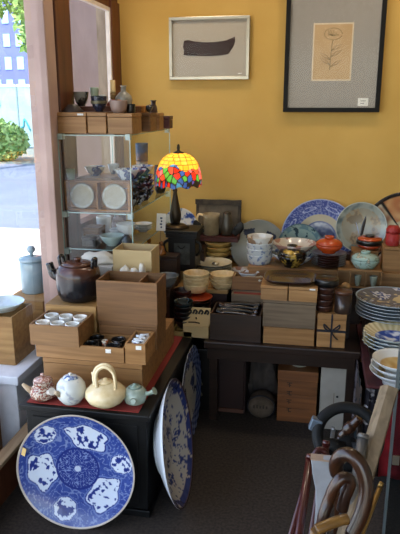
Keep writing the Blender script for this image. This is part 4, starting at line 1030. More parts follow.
lidded('lidded_bowl', 'bright orange red lacquer lidded bowl on brown plates', 'bowl', 315, 342, 236, 254.5, 3.2, zz, mat('orange lacquer', 'c24a1a', .25, coat=.6, col2='a53a12', scale=10), lidfrac=.5)
lidded('lidded_jar', 'celadon lidded jar with flower shape on the riser edge', 'jar', 350.5, 378, 251, 273, 3.165, ZR, pattern('speckled celadon', '9bb3a6', '6c7d70', 45, .57, ink2='c7b49a'), lidfrac=.4)
x0_ = PY(369, 250, 3.3).x
wooden_box('wooden_box', 'tan wooden box behind the celadon jar', x0_-.09, x0_+.045, 3.25, 3.355, ZR+.0003, PY(368, 250, 3.28).z, TAN, lid=.15)
t = thing('tiered_bowl', 'black and orange lacquer lidded bowl above the celadon jar', 'bowl', (x0_, 3.31, PY(368, 250, 3.28).z+.0005))
R = 12.3/scale_at((x0_, 3.31, .83))
bm = BM(); add_lathe(bm, [(0, 0), (R*.6, 0), (R*.9, .014), (R, .026), (0, .026)], 32); o = obj('orange_base', bm, REDLQ, t)
bm = BM(); add_lathe(bm, [(0, .0265), (R*1.03, .0265), (R*1.05, .045), (R*1.0, .052), (0, .052)], 32); o = obj('black_band', bm, LACQ, t)
bm = BM(); add_lathe(bm, [(0, .0525), (R*1.0, .0525), (R*.98, .06), (R*.7, .066), (0, .066)], 32); o = obj('orange_lid', bm, mat('orange lacquer', ''), t)
bm = BM(); add_lathe(bm, [(0, .0665), (R*.4, .0665), (R*.36, .076), (R*.3, .076), (0, .074)], 24); o = obj('knob', bm, LACQ, t)
# red beaded bowl on wooden box at the right
xq = PY(391.5, 245, 3.22).x; zq = PY(391, 245, 3.2).z
wooden_box('wooden_box', 'tan wooden box under the red beaded jar', xq-.045, xq+.085, 3.15, 3.245, ZR+.0003, zq, TAN, lid=.12)
R = 6.8/scale_at((xq, 3.2, zq)); hq = PY(391, 225, 3.2).z-zq
m, nt, b = new_mat('beaded red lacquer'); vo = nt.nodes.new('ShaderNodeTexVoronoi'); vo.inputs['Scale'].default_value = 130
bp = nt.nodes.new('ShaderNodeBump'); bp.inputs['Strength'].default_value = .8; bp.inputs['Distance'].default_value = .004; bp.invert = True
tc = nt.nodes.new('ShaderNodeTexCoord'); nt.links.new(tc.outputs['Object'], vo.inputs['Vector'])
nt.links.new(vo.outputs['Distance'], bp.inputs['Height']); nt.links.new(bp.outputs['Normal'], b.inputs['Normal']); b.inputs['Base Color'].default_value = (*lin('9b1f1c'), 1); b.inputs['Roughness'].default_value = .4
t = thing('beaded_jar', 'carved red jar standing on a tan box, far right', 'jar', (xq, 3.195, zq+.0005))
bm = BM(); add_lathe(bm, [(0, 0), (R*.85, 0), (R, .006), (R*1.02, hq*.6), (0, hq*.6)], 32); obj('jar_body', bm, m, t)
bm = BM(); add_lathe(bm, [(0, hq*.605), (R*1.03, hq*.605), (R*1.02, hq*.8), (R*.7, hq*.97), (0, hq)], 32); obj('jar_lid', bm, m, t)
# small compartment case below the riser edge
x0, x1, a, z1 = front(337, 381, 270.5, 288, 3.085)
t = thing('compartment_case', 'small wooden case with cells in front of the riser', 'case', ((x0+x1)/2, 3.085, a))
w = (x1-x0)/2; h = z1-a
for bx in ((-w, w, .035, .04, 0, h), (-w, w, 0, .035, 0, .006), (-w, w, 0, .035, h-.006, h), (-w, -w+.006, 0, .035, .006, h-.006), (w-.006, w, 0, .035, .006, h-.006), (-w*.42-.003, -w*.42+.003, 0, .035, .006, h-.006), (w*.3-.003, w*.3+.003, 0, .035, .006, h-.006)):
    bm = BM(); add_box(bm, *bx); obj('case_board', bm, TAN, t)
wooden_box('dark_box', 'dark box holding up the small compartment case', x0, x1-.09, 3.083, 3.126, ZT, a-.0005, DARKWD, lid=.1)
for i, fx in enumerate((-.06, .65)):
    bowl('small_cup', f'small grey green cup in the {["middle", "right"][i]} cell of the case', 'cup', ((x0+x1)/2+w*fx, 3.102, a+.0065), .017 if i == 0 else .02, h*.6, mat('grey green cup', '8b927f', .4), rf=.01)

# --- plates on the back wall
def greyplate(x, y):
    r = math.hypot(x, y)
    if r > .95: return mix('8f8f84', '6f6f66', .3)
    for cx, cy, a in ((-.34, .52, .2), (.42, .40, -.5), (.1, -.45, .9)):
        dx, dy = x-cx, y-cy; u = dx*math.cos(a)+dy*math.sin(a); v = -dx*math.sin(a)+dy*math.cos(a)
        if (abs(u) < .2 and abs(v-.05) < .09+.05*nz(x, y, 6)) or (abs(u+.08) < .07 and -.2 < v < .1): return mix('1f2738', '33405a', .5+.5*nz(x, y, 9))
    return mix('9b9b8e', '85877c', .5+.5*nz(x, y, 3, 7))
wall_plate('grey_plate', 'large grey plate with dark blue marks against the wall', 231, 286, 219.5, 3.55, greyplate, nr=36, nt=128)
def blueplate(x, y):
    r = math.hypot(x, y); a = math.atan2(y, x)
    if r > .965: return mix('aeb6c8', '7f8cb5', .4)
    if r > .60:
        m_ = r-.78; k_ = a/(2*PI)*8; fr = (k_-math.floor(k_)-.5)*2
        q = math.hypot(fr*.42*1.0, m_/.13*.6)
        if q < .20: return mix('2c3c83', 'a3afd0', .15+.5*(abs(nz(x, y, 14, 3)) < .1))
        if q < .26: return mix('b5bfd8', '8b99c5', .4)
        c = mix('303e80', '52629c', .5+.5*nz(x, y, 8, 11))
        if abs(nz(x, y, 17, 30)) < .09: c = mix(c, 'b0bad4', .6)
        if .60 < r < .66: c = mix('7985b2', '3d4c92', .5+.5*math.sin(a*40))
        return c
    if r > .43: return mix('b8ae92', 'aba187', .5+.5*nz(x, y, 5))
    v = nz(x, y, 4, 50)+.5*nz(x, y, 11, 51)
    if r > .40: return mix('4a5780', '7d87a0', .4)
    return mix('2f3d68', 'b9c0c9', max(0, min(1, .45+v*1.1)))
wall_plate('blue_plate', 'largest blue and white rimmed plate against the ochre wall', 281.5, 357.5, 199, 3.585, blueplate, nr=52, nt=200, h=.04)
def greenplate(x, y):
    r = math.hypot(x, y)
    if r > .94: return mix('3d5360', '6f8a8a', .3)
    v = nz(x, y, 3.2, 70)+.5*nz(x, y, 9, 71)
    if v > .28: return mix('1f3440', '2f4a55', .5)
    if r > .78 and v < -.05: return mix('4f6d78', '7f9a99', .4)
    return mix('93a79d', '7f958f', .5+.5*nz(x, y, 3))
wall_plate('green_plate', 'smaller pale green plate with dark sprigs before the blue plate', 277.5, 322.5, 223.5, 3.44, greenplate, nr=32, nt=112)
def beigeplate(x, y):
    r = math.hypot(x, y)
    v = nz(x, y, 2.6, 31)+.5*nz(x, y, 7, 33)
    if r > .95: return mix('b9bdb0', '93978c', .3)
    if r > .75: return mix('979c8f', '556466', max(0, min(1, v*1.6+.1)))
    if v > .22: return mix('857560', '766b58', .5)
    if v > .02: return mix('917b5e', 'a59679', .4)
    return mix('8f8a76', '9d9783', .5+.5*nz(x, y, 5, 2))
wall_plate('beige_plate', 'speckled beige landscape plate right of the large blue plate', 336, 386, 202, 3.56, beigeplate, nr=40, nt=140)
def kutani(x, y):
    r = math.hypot(x, y); a = math.atan2(y, x)
    if r > .9: return mix('1d1714', '3a2a20', .4)
    sct = math.sin(a*4+.5)
    v = nz(x, y, 6, 44)
    if abs(sct) < .22: return mix('15110f', '2a1c16', .5)
    if sct > 0: return mix('a8643c', 'c99a66', max(0, min(1, .5+v)))if r > .35 else mix('c9bfa0', 'b5a27a', .5)
    return mix('d0c4a4', '7b3d26', max(0, min(1, .3+v)))
wall_plate('dark_plate', 'dark plate with orange and cream panels at the far right', 361, 449, 191.5, 3.59, kutani, nr=40, nt=140, h=.04)

# ================================================================== STOVE, LAMP, PLATE
SX, SY = -.698, 3.215; SZ = PY(180, 232, 3.1).z
wooden_box('dark_box', 'dark box behind the iron stand under the flowered plate', -.80, -.61, 3.34, 3.57, ZA+.0003, .745, DARKWD)
t = thing('iron_stand', 'black cast iron stove shaped stand under the stained glass lamp', 'stand', (SX, SY, ZA+.0003))
h = SZ-ZA; w = .092
bm = BM(); add_box(bm, -w, w, -w, w, h-.014, h); obj('top_plate', bm, BLACK, t, bevel=.004)
bm = BM(); add_box(bm, -w*.94, w*.94, -w*.94, w*.94, h-.04, h-.0145); obj('cornice', bm, BLACK, t, bevel=.003)
bm = BM(); add_box(bm, -w*.82, w*.82, -w*.82, w*.82, .06, h-.0405); bd = obj('stove_body', bm, BLACK, t, bevel=.004)
bm = BM(); add_box(bm, -w*.45, w*.5, -w*.86, -w*.825, .095, h-.07); dr = obj('stove_door', bm, mat('dull grey iron', '575a58', .4, .4, col2='3c3e3c', scale=25), t, bevel=.003)
bm = BM(); add_tube(bm, smooth_path([(-.02, -w*.875, h-.085), (0, -w*.875, h-.1), (.02, -w*.875, h-.085)]), .004, 8); obj('door_handle', bm, BLACK, dr)
for sx in (-1, 1):
    for sy in (-1, 1):
        bm = BM(); add_tube(bm, smooth_path([(sx*w*.7, sy*w*.7, .0595), (sx*w*.95, sy*w*.95, .04), (sx*w*.8, sy*w*.8, .02), (sx*w*1.0, sy*w*1.0, .004)]), .012, 8); obj('leg', bm, BLACK, t)
for sx in (-1, 1):
    bm = BM(); add_tube(bm, smooth_path([(sx*w*.85, -w*.6, h-.06), (sx*w*1.1, -w*.65, h-.08), (sx*w*1.05, -w*.65, h-.12), (sx*w*.85, -w*.6, h-.14)]), .008, 8); obj('side_scroll', bm, BLACK, t)
# lamp
LX = PY(175.5, 228, SY).x; LZ = ZA+.0003+h+.0003
t = thing('table_lamp', 'stained glass table lamp with yellow dome and red flowers', 'lamp', (LX, SY, LZ))
def zof(py): return PY(176, py, SY).z-LZ
bm = BM(); add_lathe(bm, [(0, 0), (.072, 0), (.074, .006), (.055, .016), (.03, .022), (0, .022)], 36, wob=lambda a, z: 1+.05*math.cos(6*a)); obj('base', bm, STEM, t)
zst = zof(184)
bm = BM(); add_lathe(bm, [(0, .0225), (.024, .0225), (.030, .045), (.032, .07), (.024, .12), (.014, .17), (.010, zst*.82), (.013, zst*.86), (.009, zst*.9), (.009, zst+.03), (0, zst+.03)], 28); obj('stem', bm, STEM, t)
sc = scale_at((LX, SY, 1.1)); RS = 23.2/sc; zs0 = zof(184); zs1 = zof(153)
shx = PY(178.6, 170, SY).x-LX
rnd = random.Random(4)
PAL = ['c22a1c', 'c8321f', 'd94f3a', '3f86cc', '3558b5', '4fa548', '5aa545', 'd96a7a', 'f0c04a', 'd3301f']
seeds = []
for q in range(700):
    c = (rnd.uniform(0, 2*PI), rnd.uniform(0, .55), PAL[rnd.randrange(len(PAL))])
    if all(math.hypot(((c[0]-w_[0]+PI) % (2*PI)-PI)*.9, (c[1]-w_[1])*1.5) > .165 for w_ in seeds): seeds.append(c)
for q in range(22): seeds.append((q*2*PI/22+.1, .03, ['3a62c0', '3f86cc', '3558b5', '5a4fb0'][q % 4]))
def shadecol(a, s):   # s: 0 bottom .. 1 top
    wave = .40+.07*math.sin(3*a+.6)+.05*math.sin(7*a)
    if s < wave:
        best = []
        for sa, ss, c in seeds:
            da = (a-sa+PI) % (2*PI)-PI
            best.append((math.hypot(da*.9, (s-ss)*1.5), c))
        best.sort(key=lambda q: q[0])
        if best[1][0]-best[0][0] < .03: return (.02, .018, .015)
        return lin(best[0][1])
    row = (s-.35)/.13; ri = math.floor(row); n = max(6, int(22-ri*3.2)); col = a/(2*PI)*n+(.5 if ri % 2 else 0)
    fr = abs(col-math.floor(col)-.5); fz = abs(row-ri-.5)
    if fr > .455 or fz > .43: return (.05, .035, .015)
    v = .5+.5*noise.noise(Vector((math.floor(col)*1.3, ri*2.1, 0)))
    return lin(mix('e39a22', 'f2bf58', v))
bm = BM(); cl = bm.loops.layers.float_color.new('design'); NS, NA = 64, 288
grid = []; gcol = []
for i in range(NS+1):
    s = i/NS; row = []; rc = []
    ph = s*PI/2*.93
    for k in range(NA):
        a = 2*PI*k/NA
        rr = RS*(math.cos(ph)**.75*.99+.01)
        z = zs0+(zs1-zs0)*math.sin(ph)**.95/math.sin(PI/2*.93)**.95
        if s < .1: z -= (1-s/.1)*.012*(.5+.5*math.sin(11*a))
        row.append(bm.verts.new((shx+rr*math.cos(a), rr*math.sin(a), z))); rc.append(shadecol(a, s))
    grid.append(row); gcol.append(rc)
for i in range(NS):
    for k in range(NA):
        k2 = (k+1) % NA
        f = bm.faces.new([grid[i][k], grid[i][k2], grid[i+1][k2], grid[i+1][k]]); f.smooth = True
        for lp, c in zip(f.loops, (gcol[i][k], gcol[i][k2], gcol[i+1][k2], gcol[i+1][k])): lp[cl] = (*c, 1)
obj('lamp_shade', bm, vcol('stained glass', .3, .2, True), t)
bm = BM(); add_lathe(bm, [(0, zs1-.004), (.03, zs1-.004), (.032, zs1+.002), (.012, zs1+.010), (.007, zs1+.016), (.009, zs1+.028), (.006, zs1+.044), (0, zs1+.048)], 20, cx=shx); obj('finial', bm, STEM, t)
bl = bpy.data.lights.new('lamp_bulb', 'POINT'); bl.energy = 2.0; bl.color = (1, .78, .45); bl.shadow_soft_size = .025
bo = bpy.data.objects.new('lamp_bulb', bl); C.objects.link(bo); bo.parent = t; bo.location = (shx, 0, zs0+(zs1-zs0)*.45)
def bluewhite(x, y):
    v = nz(x, y, 3.5, 15)+.5*nz(x, y, 9, 16)
    return mix('d5d4cc', '3b4f8c', max(0, min(1, v*2.2+.05)))
wall_plate('blue_plate', 'blue and white flowered plate behind the lamp stem', 163, 198, 208, 3.52, bluewhite, nr=32, nt=112)
# amber ornaments and price card by the cabinet
AMB = mat('amber lacquer', 'a86a28', .25, coat=.5, col2='7d4818', scale=20)
px_, pz_ = PY(149, 252, 3.05), PY(161, 254, 3.05)
zp = PY(149, 249, 3.05).z
wooden_box('wooden_box', 'narrow upright dark box beside the glass cabinet', -.805, -.70, 3.03, 3.117, ZA+.0003, zp-.03, DARKWD, lid=.1)
for nm, xx_, s_, lab in (('gilt_figurine', px_.x, 1.0, 'small gilt figurine beside the glass cabinet'), ('gilt_figurine', pz_.x, .85, 'lower amber figurine in front of the iron stove')):
    t = thing(nm, lab, 'figurine', (xx_, 3.057, zp-.0295))
    bm = BM(); add_lathe(bm, [(0, 0), (.022, 0), (.024, .01), (.016, .03*s_), (.018, .045*s_), (.010, .06*s_), (0, .062*s_)], 16, wob=lambda a, z: 1+.15*math.sin(3*a+z*90)); obj('body', bm, AMB, t)
    bm = BM(); add_lathe(bm, [(0, .062*s_), (.006, .062*s_), (.012, .07*s_), (.010, .083*s_), (0, .087*s_)], 14); obj('head', bm, AMB, t)
pc = PX(156, 222, -.8165)
bm = BM(); add_box(bm, -.024, .024, 0, .0012, -.046, .046)
t = obj('price_card', bm, PAPER, loc=(-.789, pc.y, pc.z), rot=(0, .06, .25)); tag(t, 'white price card with dark writing beside the cabinet edge', 'card')
bm = BM()
for q in range(4): add_box(bm, -.006+.004*(q % 2), .006, -.0008, -.0001, .026-.016*q-.009, .026-.016*q)
bm2 = BM(); add_tube(bm2, [(0, .003, -.045), (0, .003, zp-.03-pc.z+.0005)], .0012, 6); obj('card_stand', bm2, STEM, t)
obj('card_writing', bm, mat('dark blue ink', '39435c', .8), t)

# ================================================================== RIGHT TABLE
PX0 = .385
wooden_box('dark_box', 'dark flat box under the stack of blue plates', .262, .52, 2.80, 3.02, ZT, .545, DARKWD, lid=.15)
def platetop(x, y):
    v = nz(x, y, 2.4, 12)+.5*nz(x, y, 6, 13)
    r = math.hypot(x, y)
    if r > .95: return mix('aebfc6', '7d93a5', .3)
    if v > .30: return mix('d9c9a0', 'b89f6e', .4)
    if v < -.18: return mix('e4e2da', '24346f', .8 if nz(x, y, 12, 3) > 0 else .1)
    return mix('5d5c5e', '7f7a76', .5+v)
base = None
for i in range(6):
    lab = f'blue rimmed white plate, {ORD[5-i] if i else "bottom"} of the big stack on the side table'
    if base is None:
        base = obj('round_plate', plate_mesh('p', .168, .034, lambda x, y: mix('c3c8c9', '98a3ac', .5+.5*nz(x, y, 4)), nr=16, nt=80, back='b0b7ba'), VC, loc=(PX0, 2.90, .5455)); o = base
    else:
        if i < 5: o = base.copy(); C.objects.link(o)
        else: o = obj('round_plate', plate_mesh('p', .168, .034, platetop, nr=36, nt=120, back='b0b7ba'), VC)
        o.location = (PX0+random.uniform(-.004, .004), 2.90+random.uniform(-.003, .003), .5455+.0155*i)
    tag(o, lab, 'plate', 'blue plates on the side table')
# scalloped bowls
wooden_box('dark_box', 'small dark box under the scalloped bowls', .275, .46, 2.56, 2.74, ZT, .475, DARKWD, lid=.15)
def scb(x, y):
    r = math.hypot(x, y); a = math.atan2(y, x)
    if r < .62:
        v = nz(x, y, 3.5, 19)+.4*nz(x, y, 9, 18)
        return mix('27408f', 'd2d5da', max(0, min(1, .25+v*1.6)))
    return mix('e0cfa2', 'c7b07c', .5+.5*math.sin(a*24))
base = None
for i in range(4):
    lab = f'scalloped cream and blue bowl, {ORD[3-i] if i else "bottom"} of four on the side table'
    if base is None:
        base = obj('scalloped_bowl', plate_mesh('p', .13, .052, scb, nr=28, nt=144, back='b7c6cf', scallop=.025, nsc=24, power=2.2), VC); o = base
    else: o = base.copy(); C.objects.link(o)
    o.location = (.37+.002*(i % 2), 2.645, .4755+.0165*i); o.rotation_euler = (0, 0, .13*i)
    tag(o, lab, 'bowl', 'scalloped bowls on the side table')
# angular white bowls
def whb(x, y):
    r = math.hypot(x, y)
    if r < .7: return mix('c09a58', 'd9bd85', .5+nz(x, y, 4, 23))
    return mix('ece8dc', 'd8d6cf', .5)
k = 0
for (cx, cy, n, nm) in ((.362, 2.40, 3, 'rear'),):
    for i in range(n):
        lab = f'white bowl with tan inside, {ORD[n-1-i] if i else "bottom"} of the stack nearest the table end'
        o = obj('white_bowl', plate_mesh('p', .11, .062, whb, nr=22, nt=96, back='e2e6e8', power=2.0), VC)
        o.location = (cx+.004*i, cy, ZT+.0005+.024*i); tag(o, lab, 'bowl', 'white bowls at the table end')
a = .34
for i in range(2):
    o = bowl('oval_bowl', f'white sauce bowl with tan inside at the table front edge, {["lower", "upper"][i]} one', 'bowl', (.345, 2.415-.0, ZT+.0005), .06, .05, WHITE) if False else None
# hanging textiles on the side of the right table
def cloth(name, label, cat, pts_top, drop, m, seed, n=24, amp=.006, group=None):
    (ax, ay, az), (bx, by, bz) = pts_top
    bm = BM(); g = []
    nx, ny = (by-ay), -(bx-ax); l = math.hypot(nx, ny); nx /= l; ny /= l
    for j in range(13):
        row = []
        for i in range(n+1):
            u = i/n; v = j/12
            w_ = amp*math.sin(u*22+seed)*(.3+v)+amp*.7*noise.noise(Vector((u*4, v*3, seed)))
            row.append(bm.verts.new((ax+(bx-ax)*u+nx*w_, ay+(by-ay)*u+ny*w_, az+(bz-az)*u-drop*v)))
        g.append(row)
    for j in range(12):
        for i in range(n):
            f = bm.faces.new([g[j][i], g[j][i+1], g[j+1][i+1], g[j+1][i]]); f.smooth = True
    bmesh.ops.solidify(bm, geom=bm.faces[:], thickness=.0025)
    return tag(obj(name, bm, m), label, cat, group)
CL1 = pattern('grey figured cloth', '8d8488', '2a2530', 22, .58, rough=.9, coat=0, ink2='4a434c')
CL2 = pattern('dark white spotted cloth', '1f1b24', 'a9a2a4', 32, .60, rough=.9, coat=0)
CL3 = mat('bright red cloth', 'b3202a', .85, col2='8d171f', scale=15)
cloth('hanging_cloth', 'grey patterned cloth hanging beside the white panel', 'cloth', ((.228, 2.90, .40), (.228, 2.68, .40)), .30, CL1, 1)
cloth('hanging_cloth', 'dark spotted cloth hanging at the front corner of the side table', 'cloth', ((.236, 2.352, .43), (.305, 2.352, .43)), .33, CL2, 2)
cloth('hanging_cloth', 'bright red cloth hanging from the front table end', 'cloth', ((.315, 2.352, .43), (.66, 2.352, .43)), .40, CL3, 3, n=40)
cloth('hanging_cloth', 'brownish patterned cloth hanging beside the dark spotted cloth', 'cloth', ((.228, 2.66, .40), (.228, 2.38, .40)), .30, pattern('brown figured cloth', '6b5b52', '26343a', 30, .56, rough=.9, coat=0), 4)

# ================================================================== UNDER THE TABLE
a = PY(245, 415, 2.84).x; b_ = PY(217, 415, 2.84).x; c = PY(200, 420, 2.84).x
t = thing('dark_cupboard', 'dark red brown cupboard under the long table', 'cupboard', (b_, 2.84, 0))
w = a-b_; MH = mat('dark mahogany', '2e1511', .45, col2='1f0d0a', scale=6)
bm = BM(); add_box(bm, 0, w, 0, .35, 0, .34); obj('cupboard_body', bm, MH, t, bevel=.003)
bm = BM(); add_box(bm, .008, w-.008, -.012, -.0005, .03, .325); d = obj('door', bm, MH, t, bevel=.003)
bm = BM(); add_box(bm, .01, w-.01, -.008, 0, .004, .026); obj('skirting', bm, mat('worn brown edge', '5a3524', .6), t)
t = thing('black_case', 'narrow black case left of the dark cupboard', 'case', (b_-.115, 2.84, 0))
bm = BM(); add_box(bm, -.05, .105, 0, .34, 0, .34); obj('case_body', bm, LACQ, t, bevel=.003)
for i, z in enumerate((.09, .15)):
    bm = BM(); add_lathe(bm, [(0, 0), (.008, 0), (.01, .005), (.006, .01), (0, .011)], 14, M=Matrix.Translation((.03, -.0005, z))@Matrix.Rotation(PI/2, 4, 'X')); obj('metal_knob', bm, mat('tarnished brass', '8a7d62', .4, .7), t)
# round drum-like bundle and grey bag above
p = PY(261, 410, 2.83); R = 13.5/scale_at(p)
t = thing('round_bundle', 'round tan bundle with dark marks on the floor under the table', 'bundle', (p.x, 2.80, 0))
M = Matrix.Translation((0, .1, R*.86+.002))@Matrix.Rotation(PI/2, 4, 'X')
bm = BM(); add_lathe(bm, [(0, .1), (R*.7, .098), (R*.92, .085), (R, .05), (R*.97, 0), (R*.8, -.03), (0, -.035)], 32, M=M)
for v in bm.verts: v.co.z = (v.co.z-R*.86)*.86+R*.86-R*.12+.0005
obj('bundle_body', bm, mat('tan canvas', '65574a', .9, col2='4a3e30', scale=18, bump=.3), t)
bm = BM(); add_tube(bm, [(R*.98*math.cos(k*PI/16), .035, R*.74+R*.85*math.sin(k*PI/16)) for k in range(32)], .006, 6, closed=True); obj('binding_cord', bm, CORD, t)
bm = BM()
for q in range(5): add_box(bm, -R*.55+q*R*.23, -R*.42+q*R*.23, -.002, .001, R*.85, R*(1.05+.06*(q % 2)))
obj('dark_marks', bm, mat('faded black marks', '3a3128', .9), t)
crumple('cloth_bag', 'grey brown cloth bag behind the round tan bundle', 'bag', (PY(263, 380, 2.97).x, 2.99, .0), .075, .06, .2, mat('grey brown cloth', '4f463f', .9, col2='332c28', scale=12), 33, 4)
# wooden storage box with brushed characters, bowls on it
x0, x1, a, z1 = front(276.5, 315.5, 371, 422, 2.80)
t = thing('storage_box', 'orange brown wooden storage box with brushed characters under the table', 'box', ((x0+x1)/2, 2.80, 0))
w = (x1-x0)/2; STW = wood('orange brown wood', '8a5426', '653a17', 'X', 10, vary=.1)
zs = [0, z1*.27, z1*.54, z1*.81]
for i in range(3):
    bm = BM(); add_box(bm, -w, w, 0, .26, zs[i]+.0005, zs[i+1]-.001); obj('tier', bm, STW, t, bevel=.002)
bm = BM(); add_box(bm, -w*1.02, w*1.02, -.003, .263, zs[3], z1); obj('box_lid', bm, STW, t, bevel=.002)
INK = mat('black brush ink', '')
xx = -w*.40; r_ = random.Random(3)
for q in range(4):
    zc = z1*(.73-.165*q); s = .013; bm = BM()
    add_box(bm, xx-s, xx+s, -.0012, -.0002, zc+s*.55, zc+s*.8)
    add_box(bm, xx-s*.15, xx+s*.12, -.0012, -.0002, zc-s, zc+s*.5)
    add_box(bm, xx-s*.8, xx-s*.2, -.0012, -.0002, zc-s*.2, zc+s*.05)
    add_box(bm, xx+s*.2, xx+s*(.9 if q % 2 else .6), -.0012, -.0002, zc-s*(.9 if q % 2 else .4), zc-s*(.6 if q % 2 else .1))
    obj('brushed_character', bm, INK, t)
p = PY(299, 368, 2.88); R = 16/scale_at(p)
stack('white_bowl', 'pale bowl with dark line', 'on the wooden storage box', 'bowl', 'pale bowls on the storage box', 2, p.x, 2.885, z1+.0005, .016, R, .05, mat('greenish white glaze', 'c3c6b8', .3, coat=.3, col2='a9ad9e', scale=14), rf=R*.5, p=.5)
# white panel
x0, x1, a, z1 = front(318.5, 349, 361.5, 424, 2.755)
t = thing('white_cabinet', 'white wooden cabinet with a small latch hole under the table', 'cabinet', ((x0+x1)/2, 2.755, 0)); z1 = min(z1, .40)
w = (x1-x0)/2; WP = mat('white grey paint', 'a09a90', .6, col2='928c82', scale=8)
bm = BM(); add_box(bm, -w, w, .012, .12, 0, z1-.01); obj('cabinet_body', bm, WP, t, bevel=.002)
bm = BM(); add_box(bm, -w, w, 0, .0115, .004, z1-.01); d = obj('door', bm, WP, t, bevel=.002)
bm = BM(); add_lathe(bm, [(0, 0), (.006, 0), (.005, .003), (0, .004)], 14, M=Matrix.Translation((w*.12, -.0002, z1*.5))@Matrix.Rotation(PI/2, 4, 'X')); obj('latch_knob', bm, BLACK, d)
bm = BM(); add_box(bm, -w*.12, -w*.08, -.0012, -.0002, z1*.38, z1*.55); obj('scratch', bm, mat('brown scratch', '6b5a48', .8), d)
bm = BM(); add_box(bm, -w-.002, w+.002, -.002, .122, z1-.0095, z1); obj('cabinet_top', bm, WP, t)

# ================================================================== GLASS CASE AT THE RIGHT
GC = glass('grey case glass', (.62, .68, .70), 1.0)
t = thing('glass_partition', 'grey tinted standing glass partition cut by the right edge', 'partition', (.585, 1.77, 0))
w = .315; h = 1.16; EDG = mat('grey metal edge', '7f8a8c', .3, .6)
bm = BM(); add_box(bm, -w+.004, w-.004, -.004, .004, .05, h); obj('glass_sheet', bm, GC, t)
for sx in (-1, 1):
    bm = BM(); add_box(bm, sx*w-.004, sx*w+.004, -.006, .006, 0, h); obj('edge_strip', bm, EDG, t)
bm = BM(); add_box(bm, -w+.005, w-.005, -.02, .02, 0, .0495); obj('foot_rail', bm, EDG, t)
bm = BM(); add_box(bm, -w+.006, -w+.026, -.010, -.0045, .46, .49); obj('latch', bm, SILVER, t)

# ================================================================== CANES AND POLES IN THE FOREGROUND
BENT = wood('glossy bentwood', '46260f', '1d0d07', 'Z', 8, .32, .12, coat=.3)
def cane(name, label, pix, rad, m, foot, cat='cane', tip=True):
    """pix: (px, py, Y) along the handle, shaft then runs on to foot on the floor"""
    pts = [PY(*q) for q in pix]; base = Vector((foot[0], foot[1], 0))
    path = smooth_path(pts, 6)
    t = thing(name, label, cat, base)
    bm = BM(); add_tube(bm, [p-base for p in path], rad, 14); obj('handle', bm, m, t)
    bm = BM(); e = path[-1]-base; d = (-e).normalized()
    add_tube(bm, [e+d*.001, e*.5, Vector((0, 0, .03))], [rad*.95, rad*.8, rad*.65], 12); obj('shaft', bm, m, t)
    bm = BM(); add_tube(bm, [Vector((0, 0, .0295)), Vector((0, 0, 0))], [rad*.75, rad*.75], 12); obj('ferrule', bm, BLACK, t)
    return t
cane('walking_cane', 'thick bentwood cane with hooked handle, nearest in front', [(337, 473, 1.27), (336, 464, 1.26), (341, 456, 1.25), (350, 455, 1.24), (359, 463, 1.23), (365, 478, 1.22), (366, 496, 1.21), (361, 515, 1.20), (352, 534, 1.19)], .0165, BENT, (.05, 1.12, 0))
cane('walking_cane', 'bentwood cane with narrow loop handle behind the thick one', [(342, 510, 1.17), (345, 498, 1.17), (350, 485, 1.17), (349, 479, 1.17), (342, 478, 1.165), (335, 486, 1.16), (329, 500, 1.16), (324, 515, 1.15), (320, 534, 1.15)], .0125, BENT, (.0, 1.08, 0))
cane('walking_cane', 'brass tipped wooden cane lying low across the front', [(347, 519, 1.10), (338, 521, 1.09), (328, 525, 1.08), (316, 530, 1.07)], .011, wood('yellow brown wood', '93692f', '5e3d17', 'X', 8, .3, coat=.4), (-.06, 1.0, 0))
DRED = mat('dark red lacquer rod', '45120f', .3, coat=.4)
def pole(name, label, a, b, r, m, cat='pole'):
    A = PY(*a); B = PY(*b); d = (B-A); s = -B.z/d.z; foot = B+d*s
    t = thing(name, label, cat, foot)
    bm = BM(); add_tube(bm, [A-foot, (A-foot)*.5, Vector((0, 0, .02))], [r, r, r], 12); obj('rod', bm, m, t)
    bm = BM(); dd = (A-foot).normalized(); add_tube(bm, [A-foot+dd*.0005, A-foot+dd*.012], [r*1.15, r*.9], 12); obj('end_cap', bm, m, t)
    return t
pole('wooden_pole', 'dark red lacquered pole at the left of the cane bundle', (310, 459, 1.42), (299, 534, 1.30), .011, DRED)
pole('wooden_pole', 'second dark red pole showing above the grey board', (326, 445, 1.50), (312, 534, 1.40), .010, DRED)
pole('wooden_pole', 'slim pale metal pole behind the dark wheel', (333, 431, 1.62), (324, 500, 1.55), .006, mat('pale metal', 'a6a9ad', .3, .7))
cane('walking_cane', 'dark red cane with small curved top beside the grey board', [(327, 458, 1.46), (325, 452, 1.46), (319, 450, 1.46), (314, 456, 1.45), (311, 466, 1.44)], .0085, DRED, (-.14, 1.2, 0))
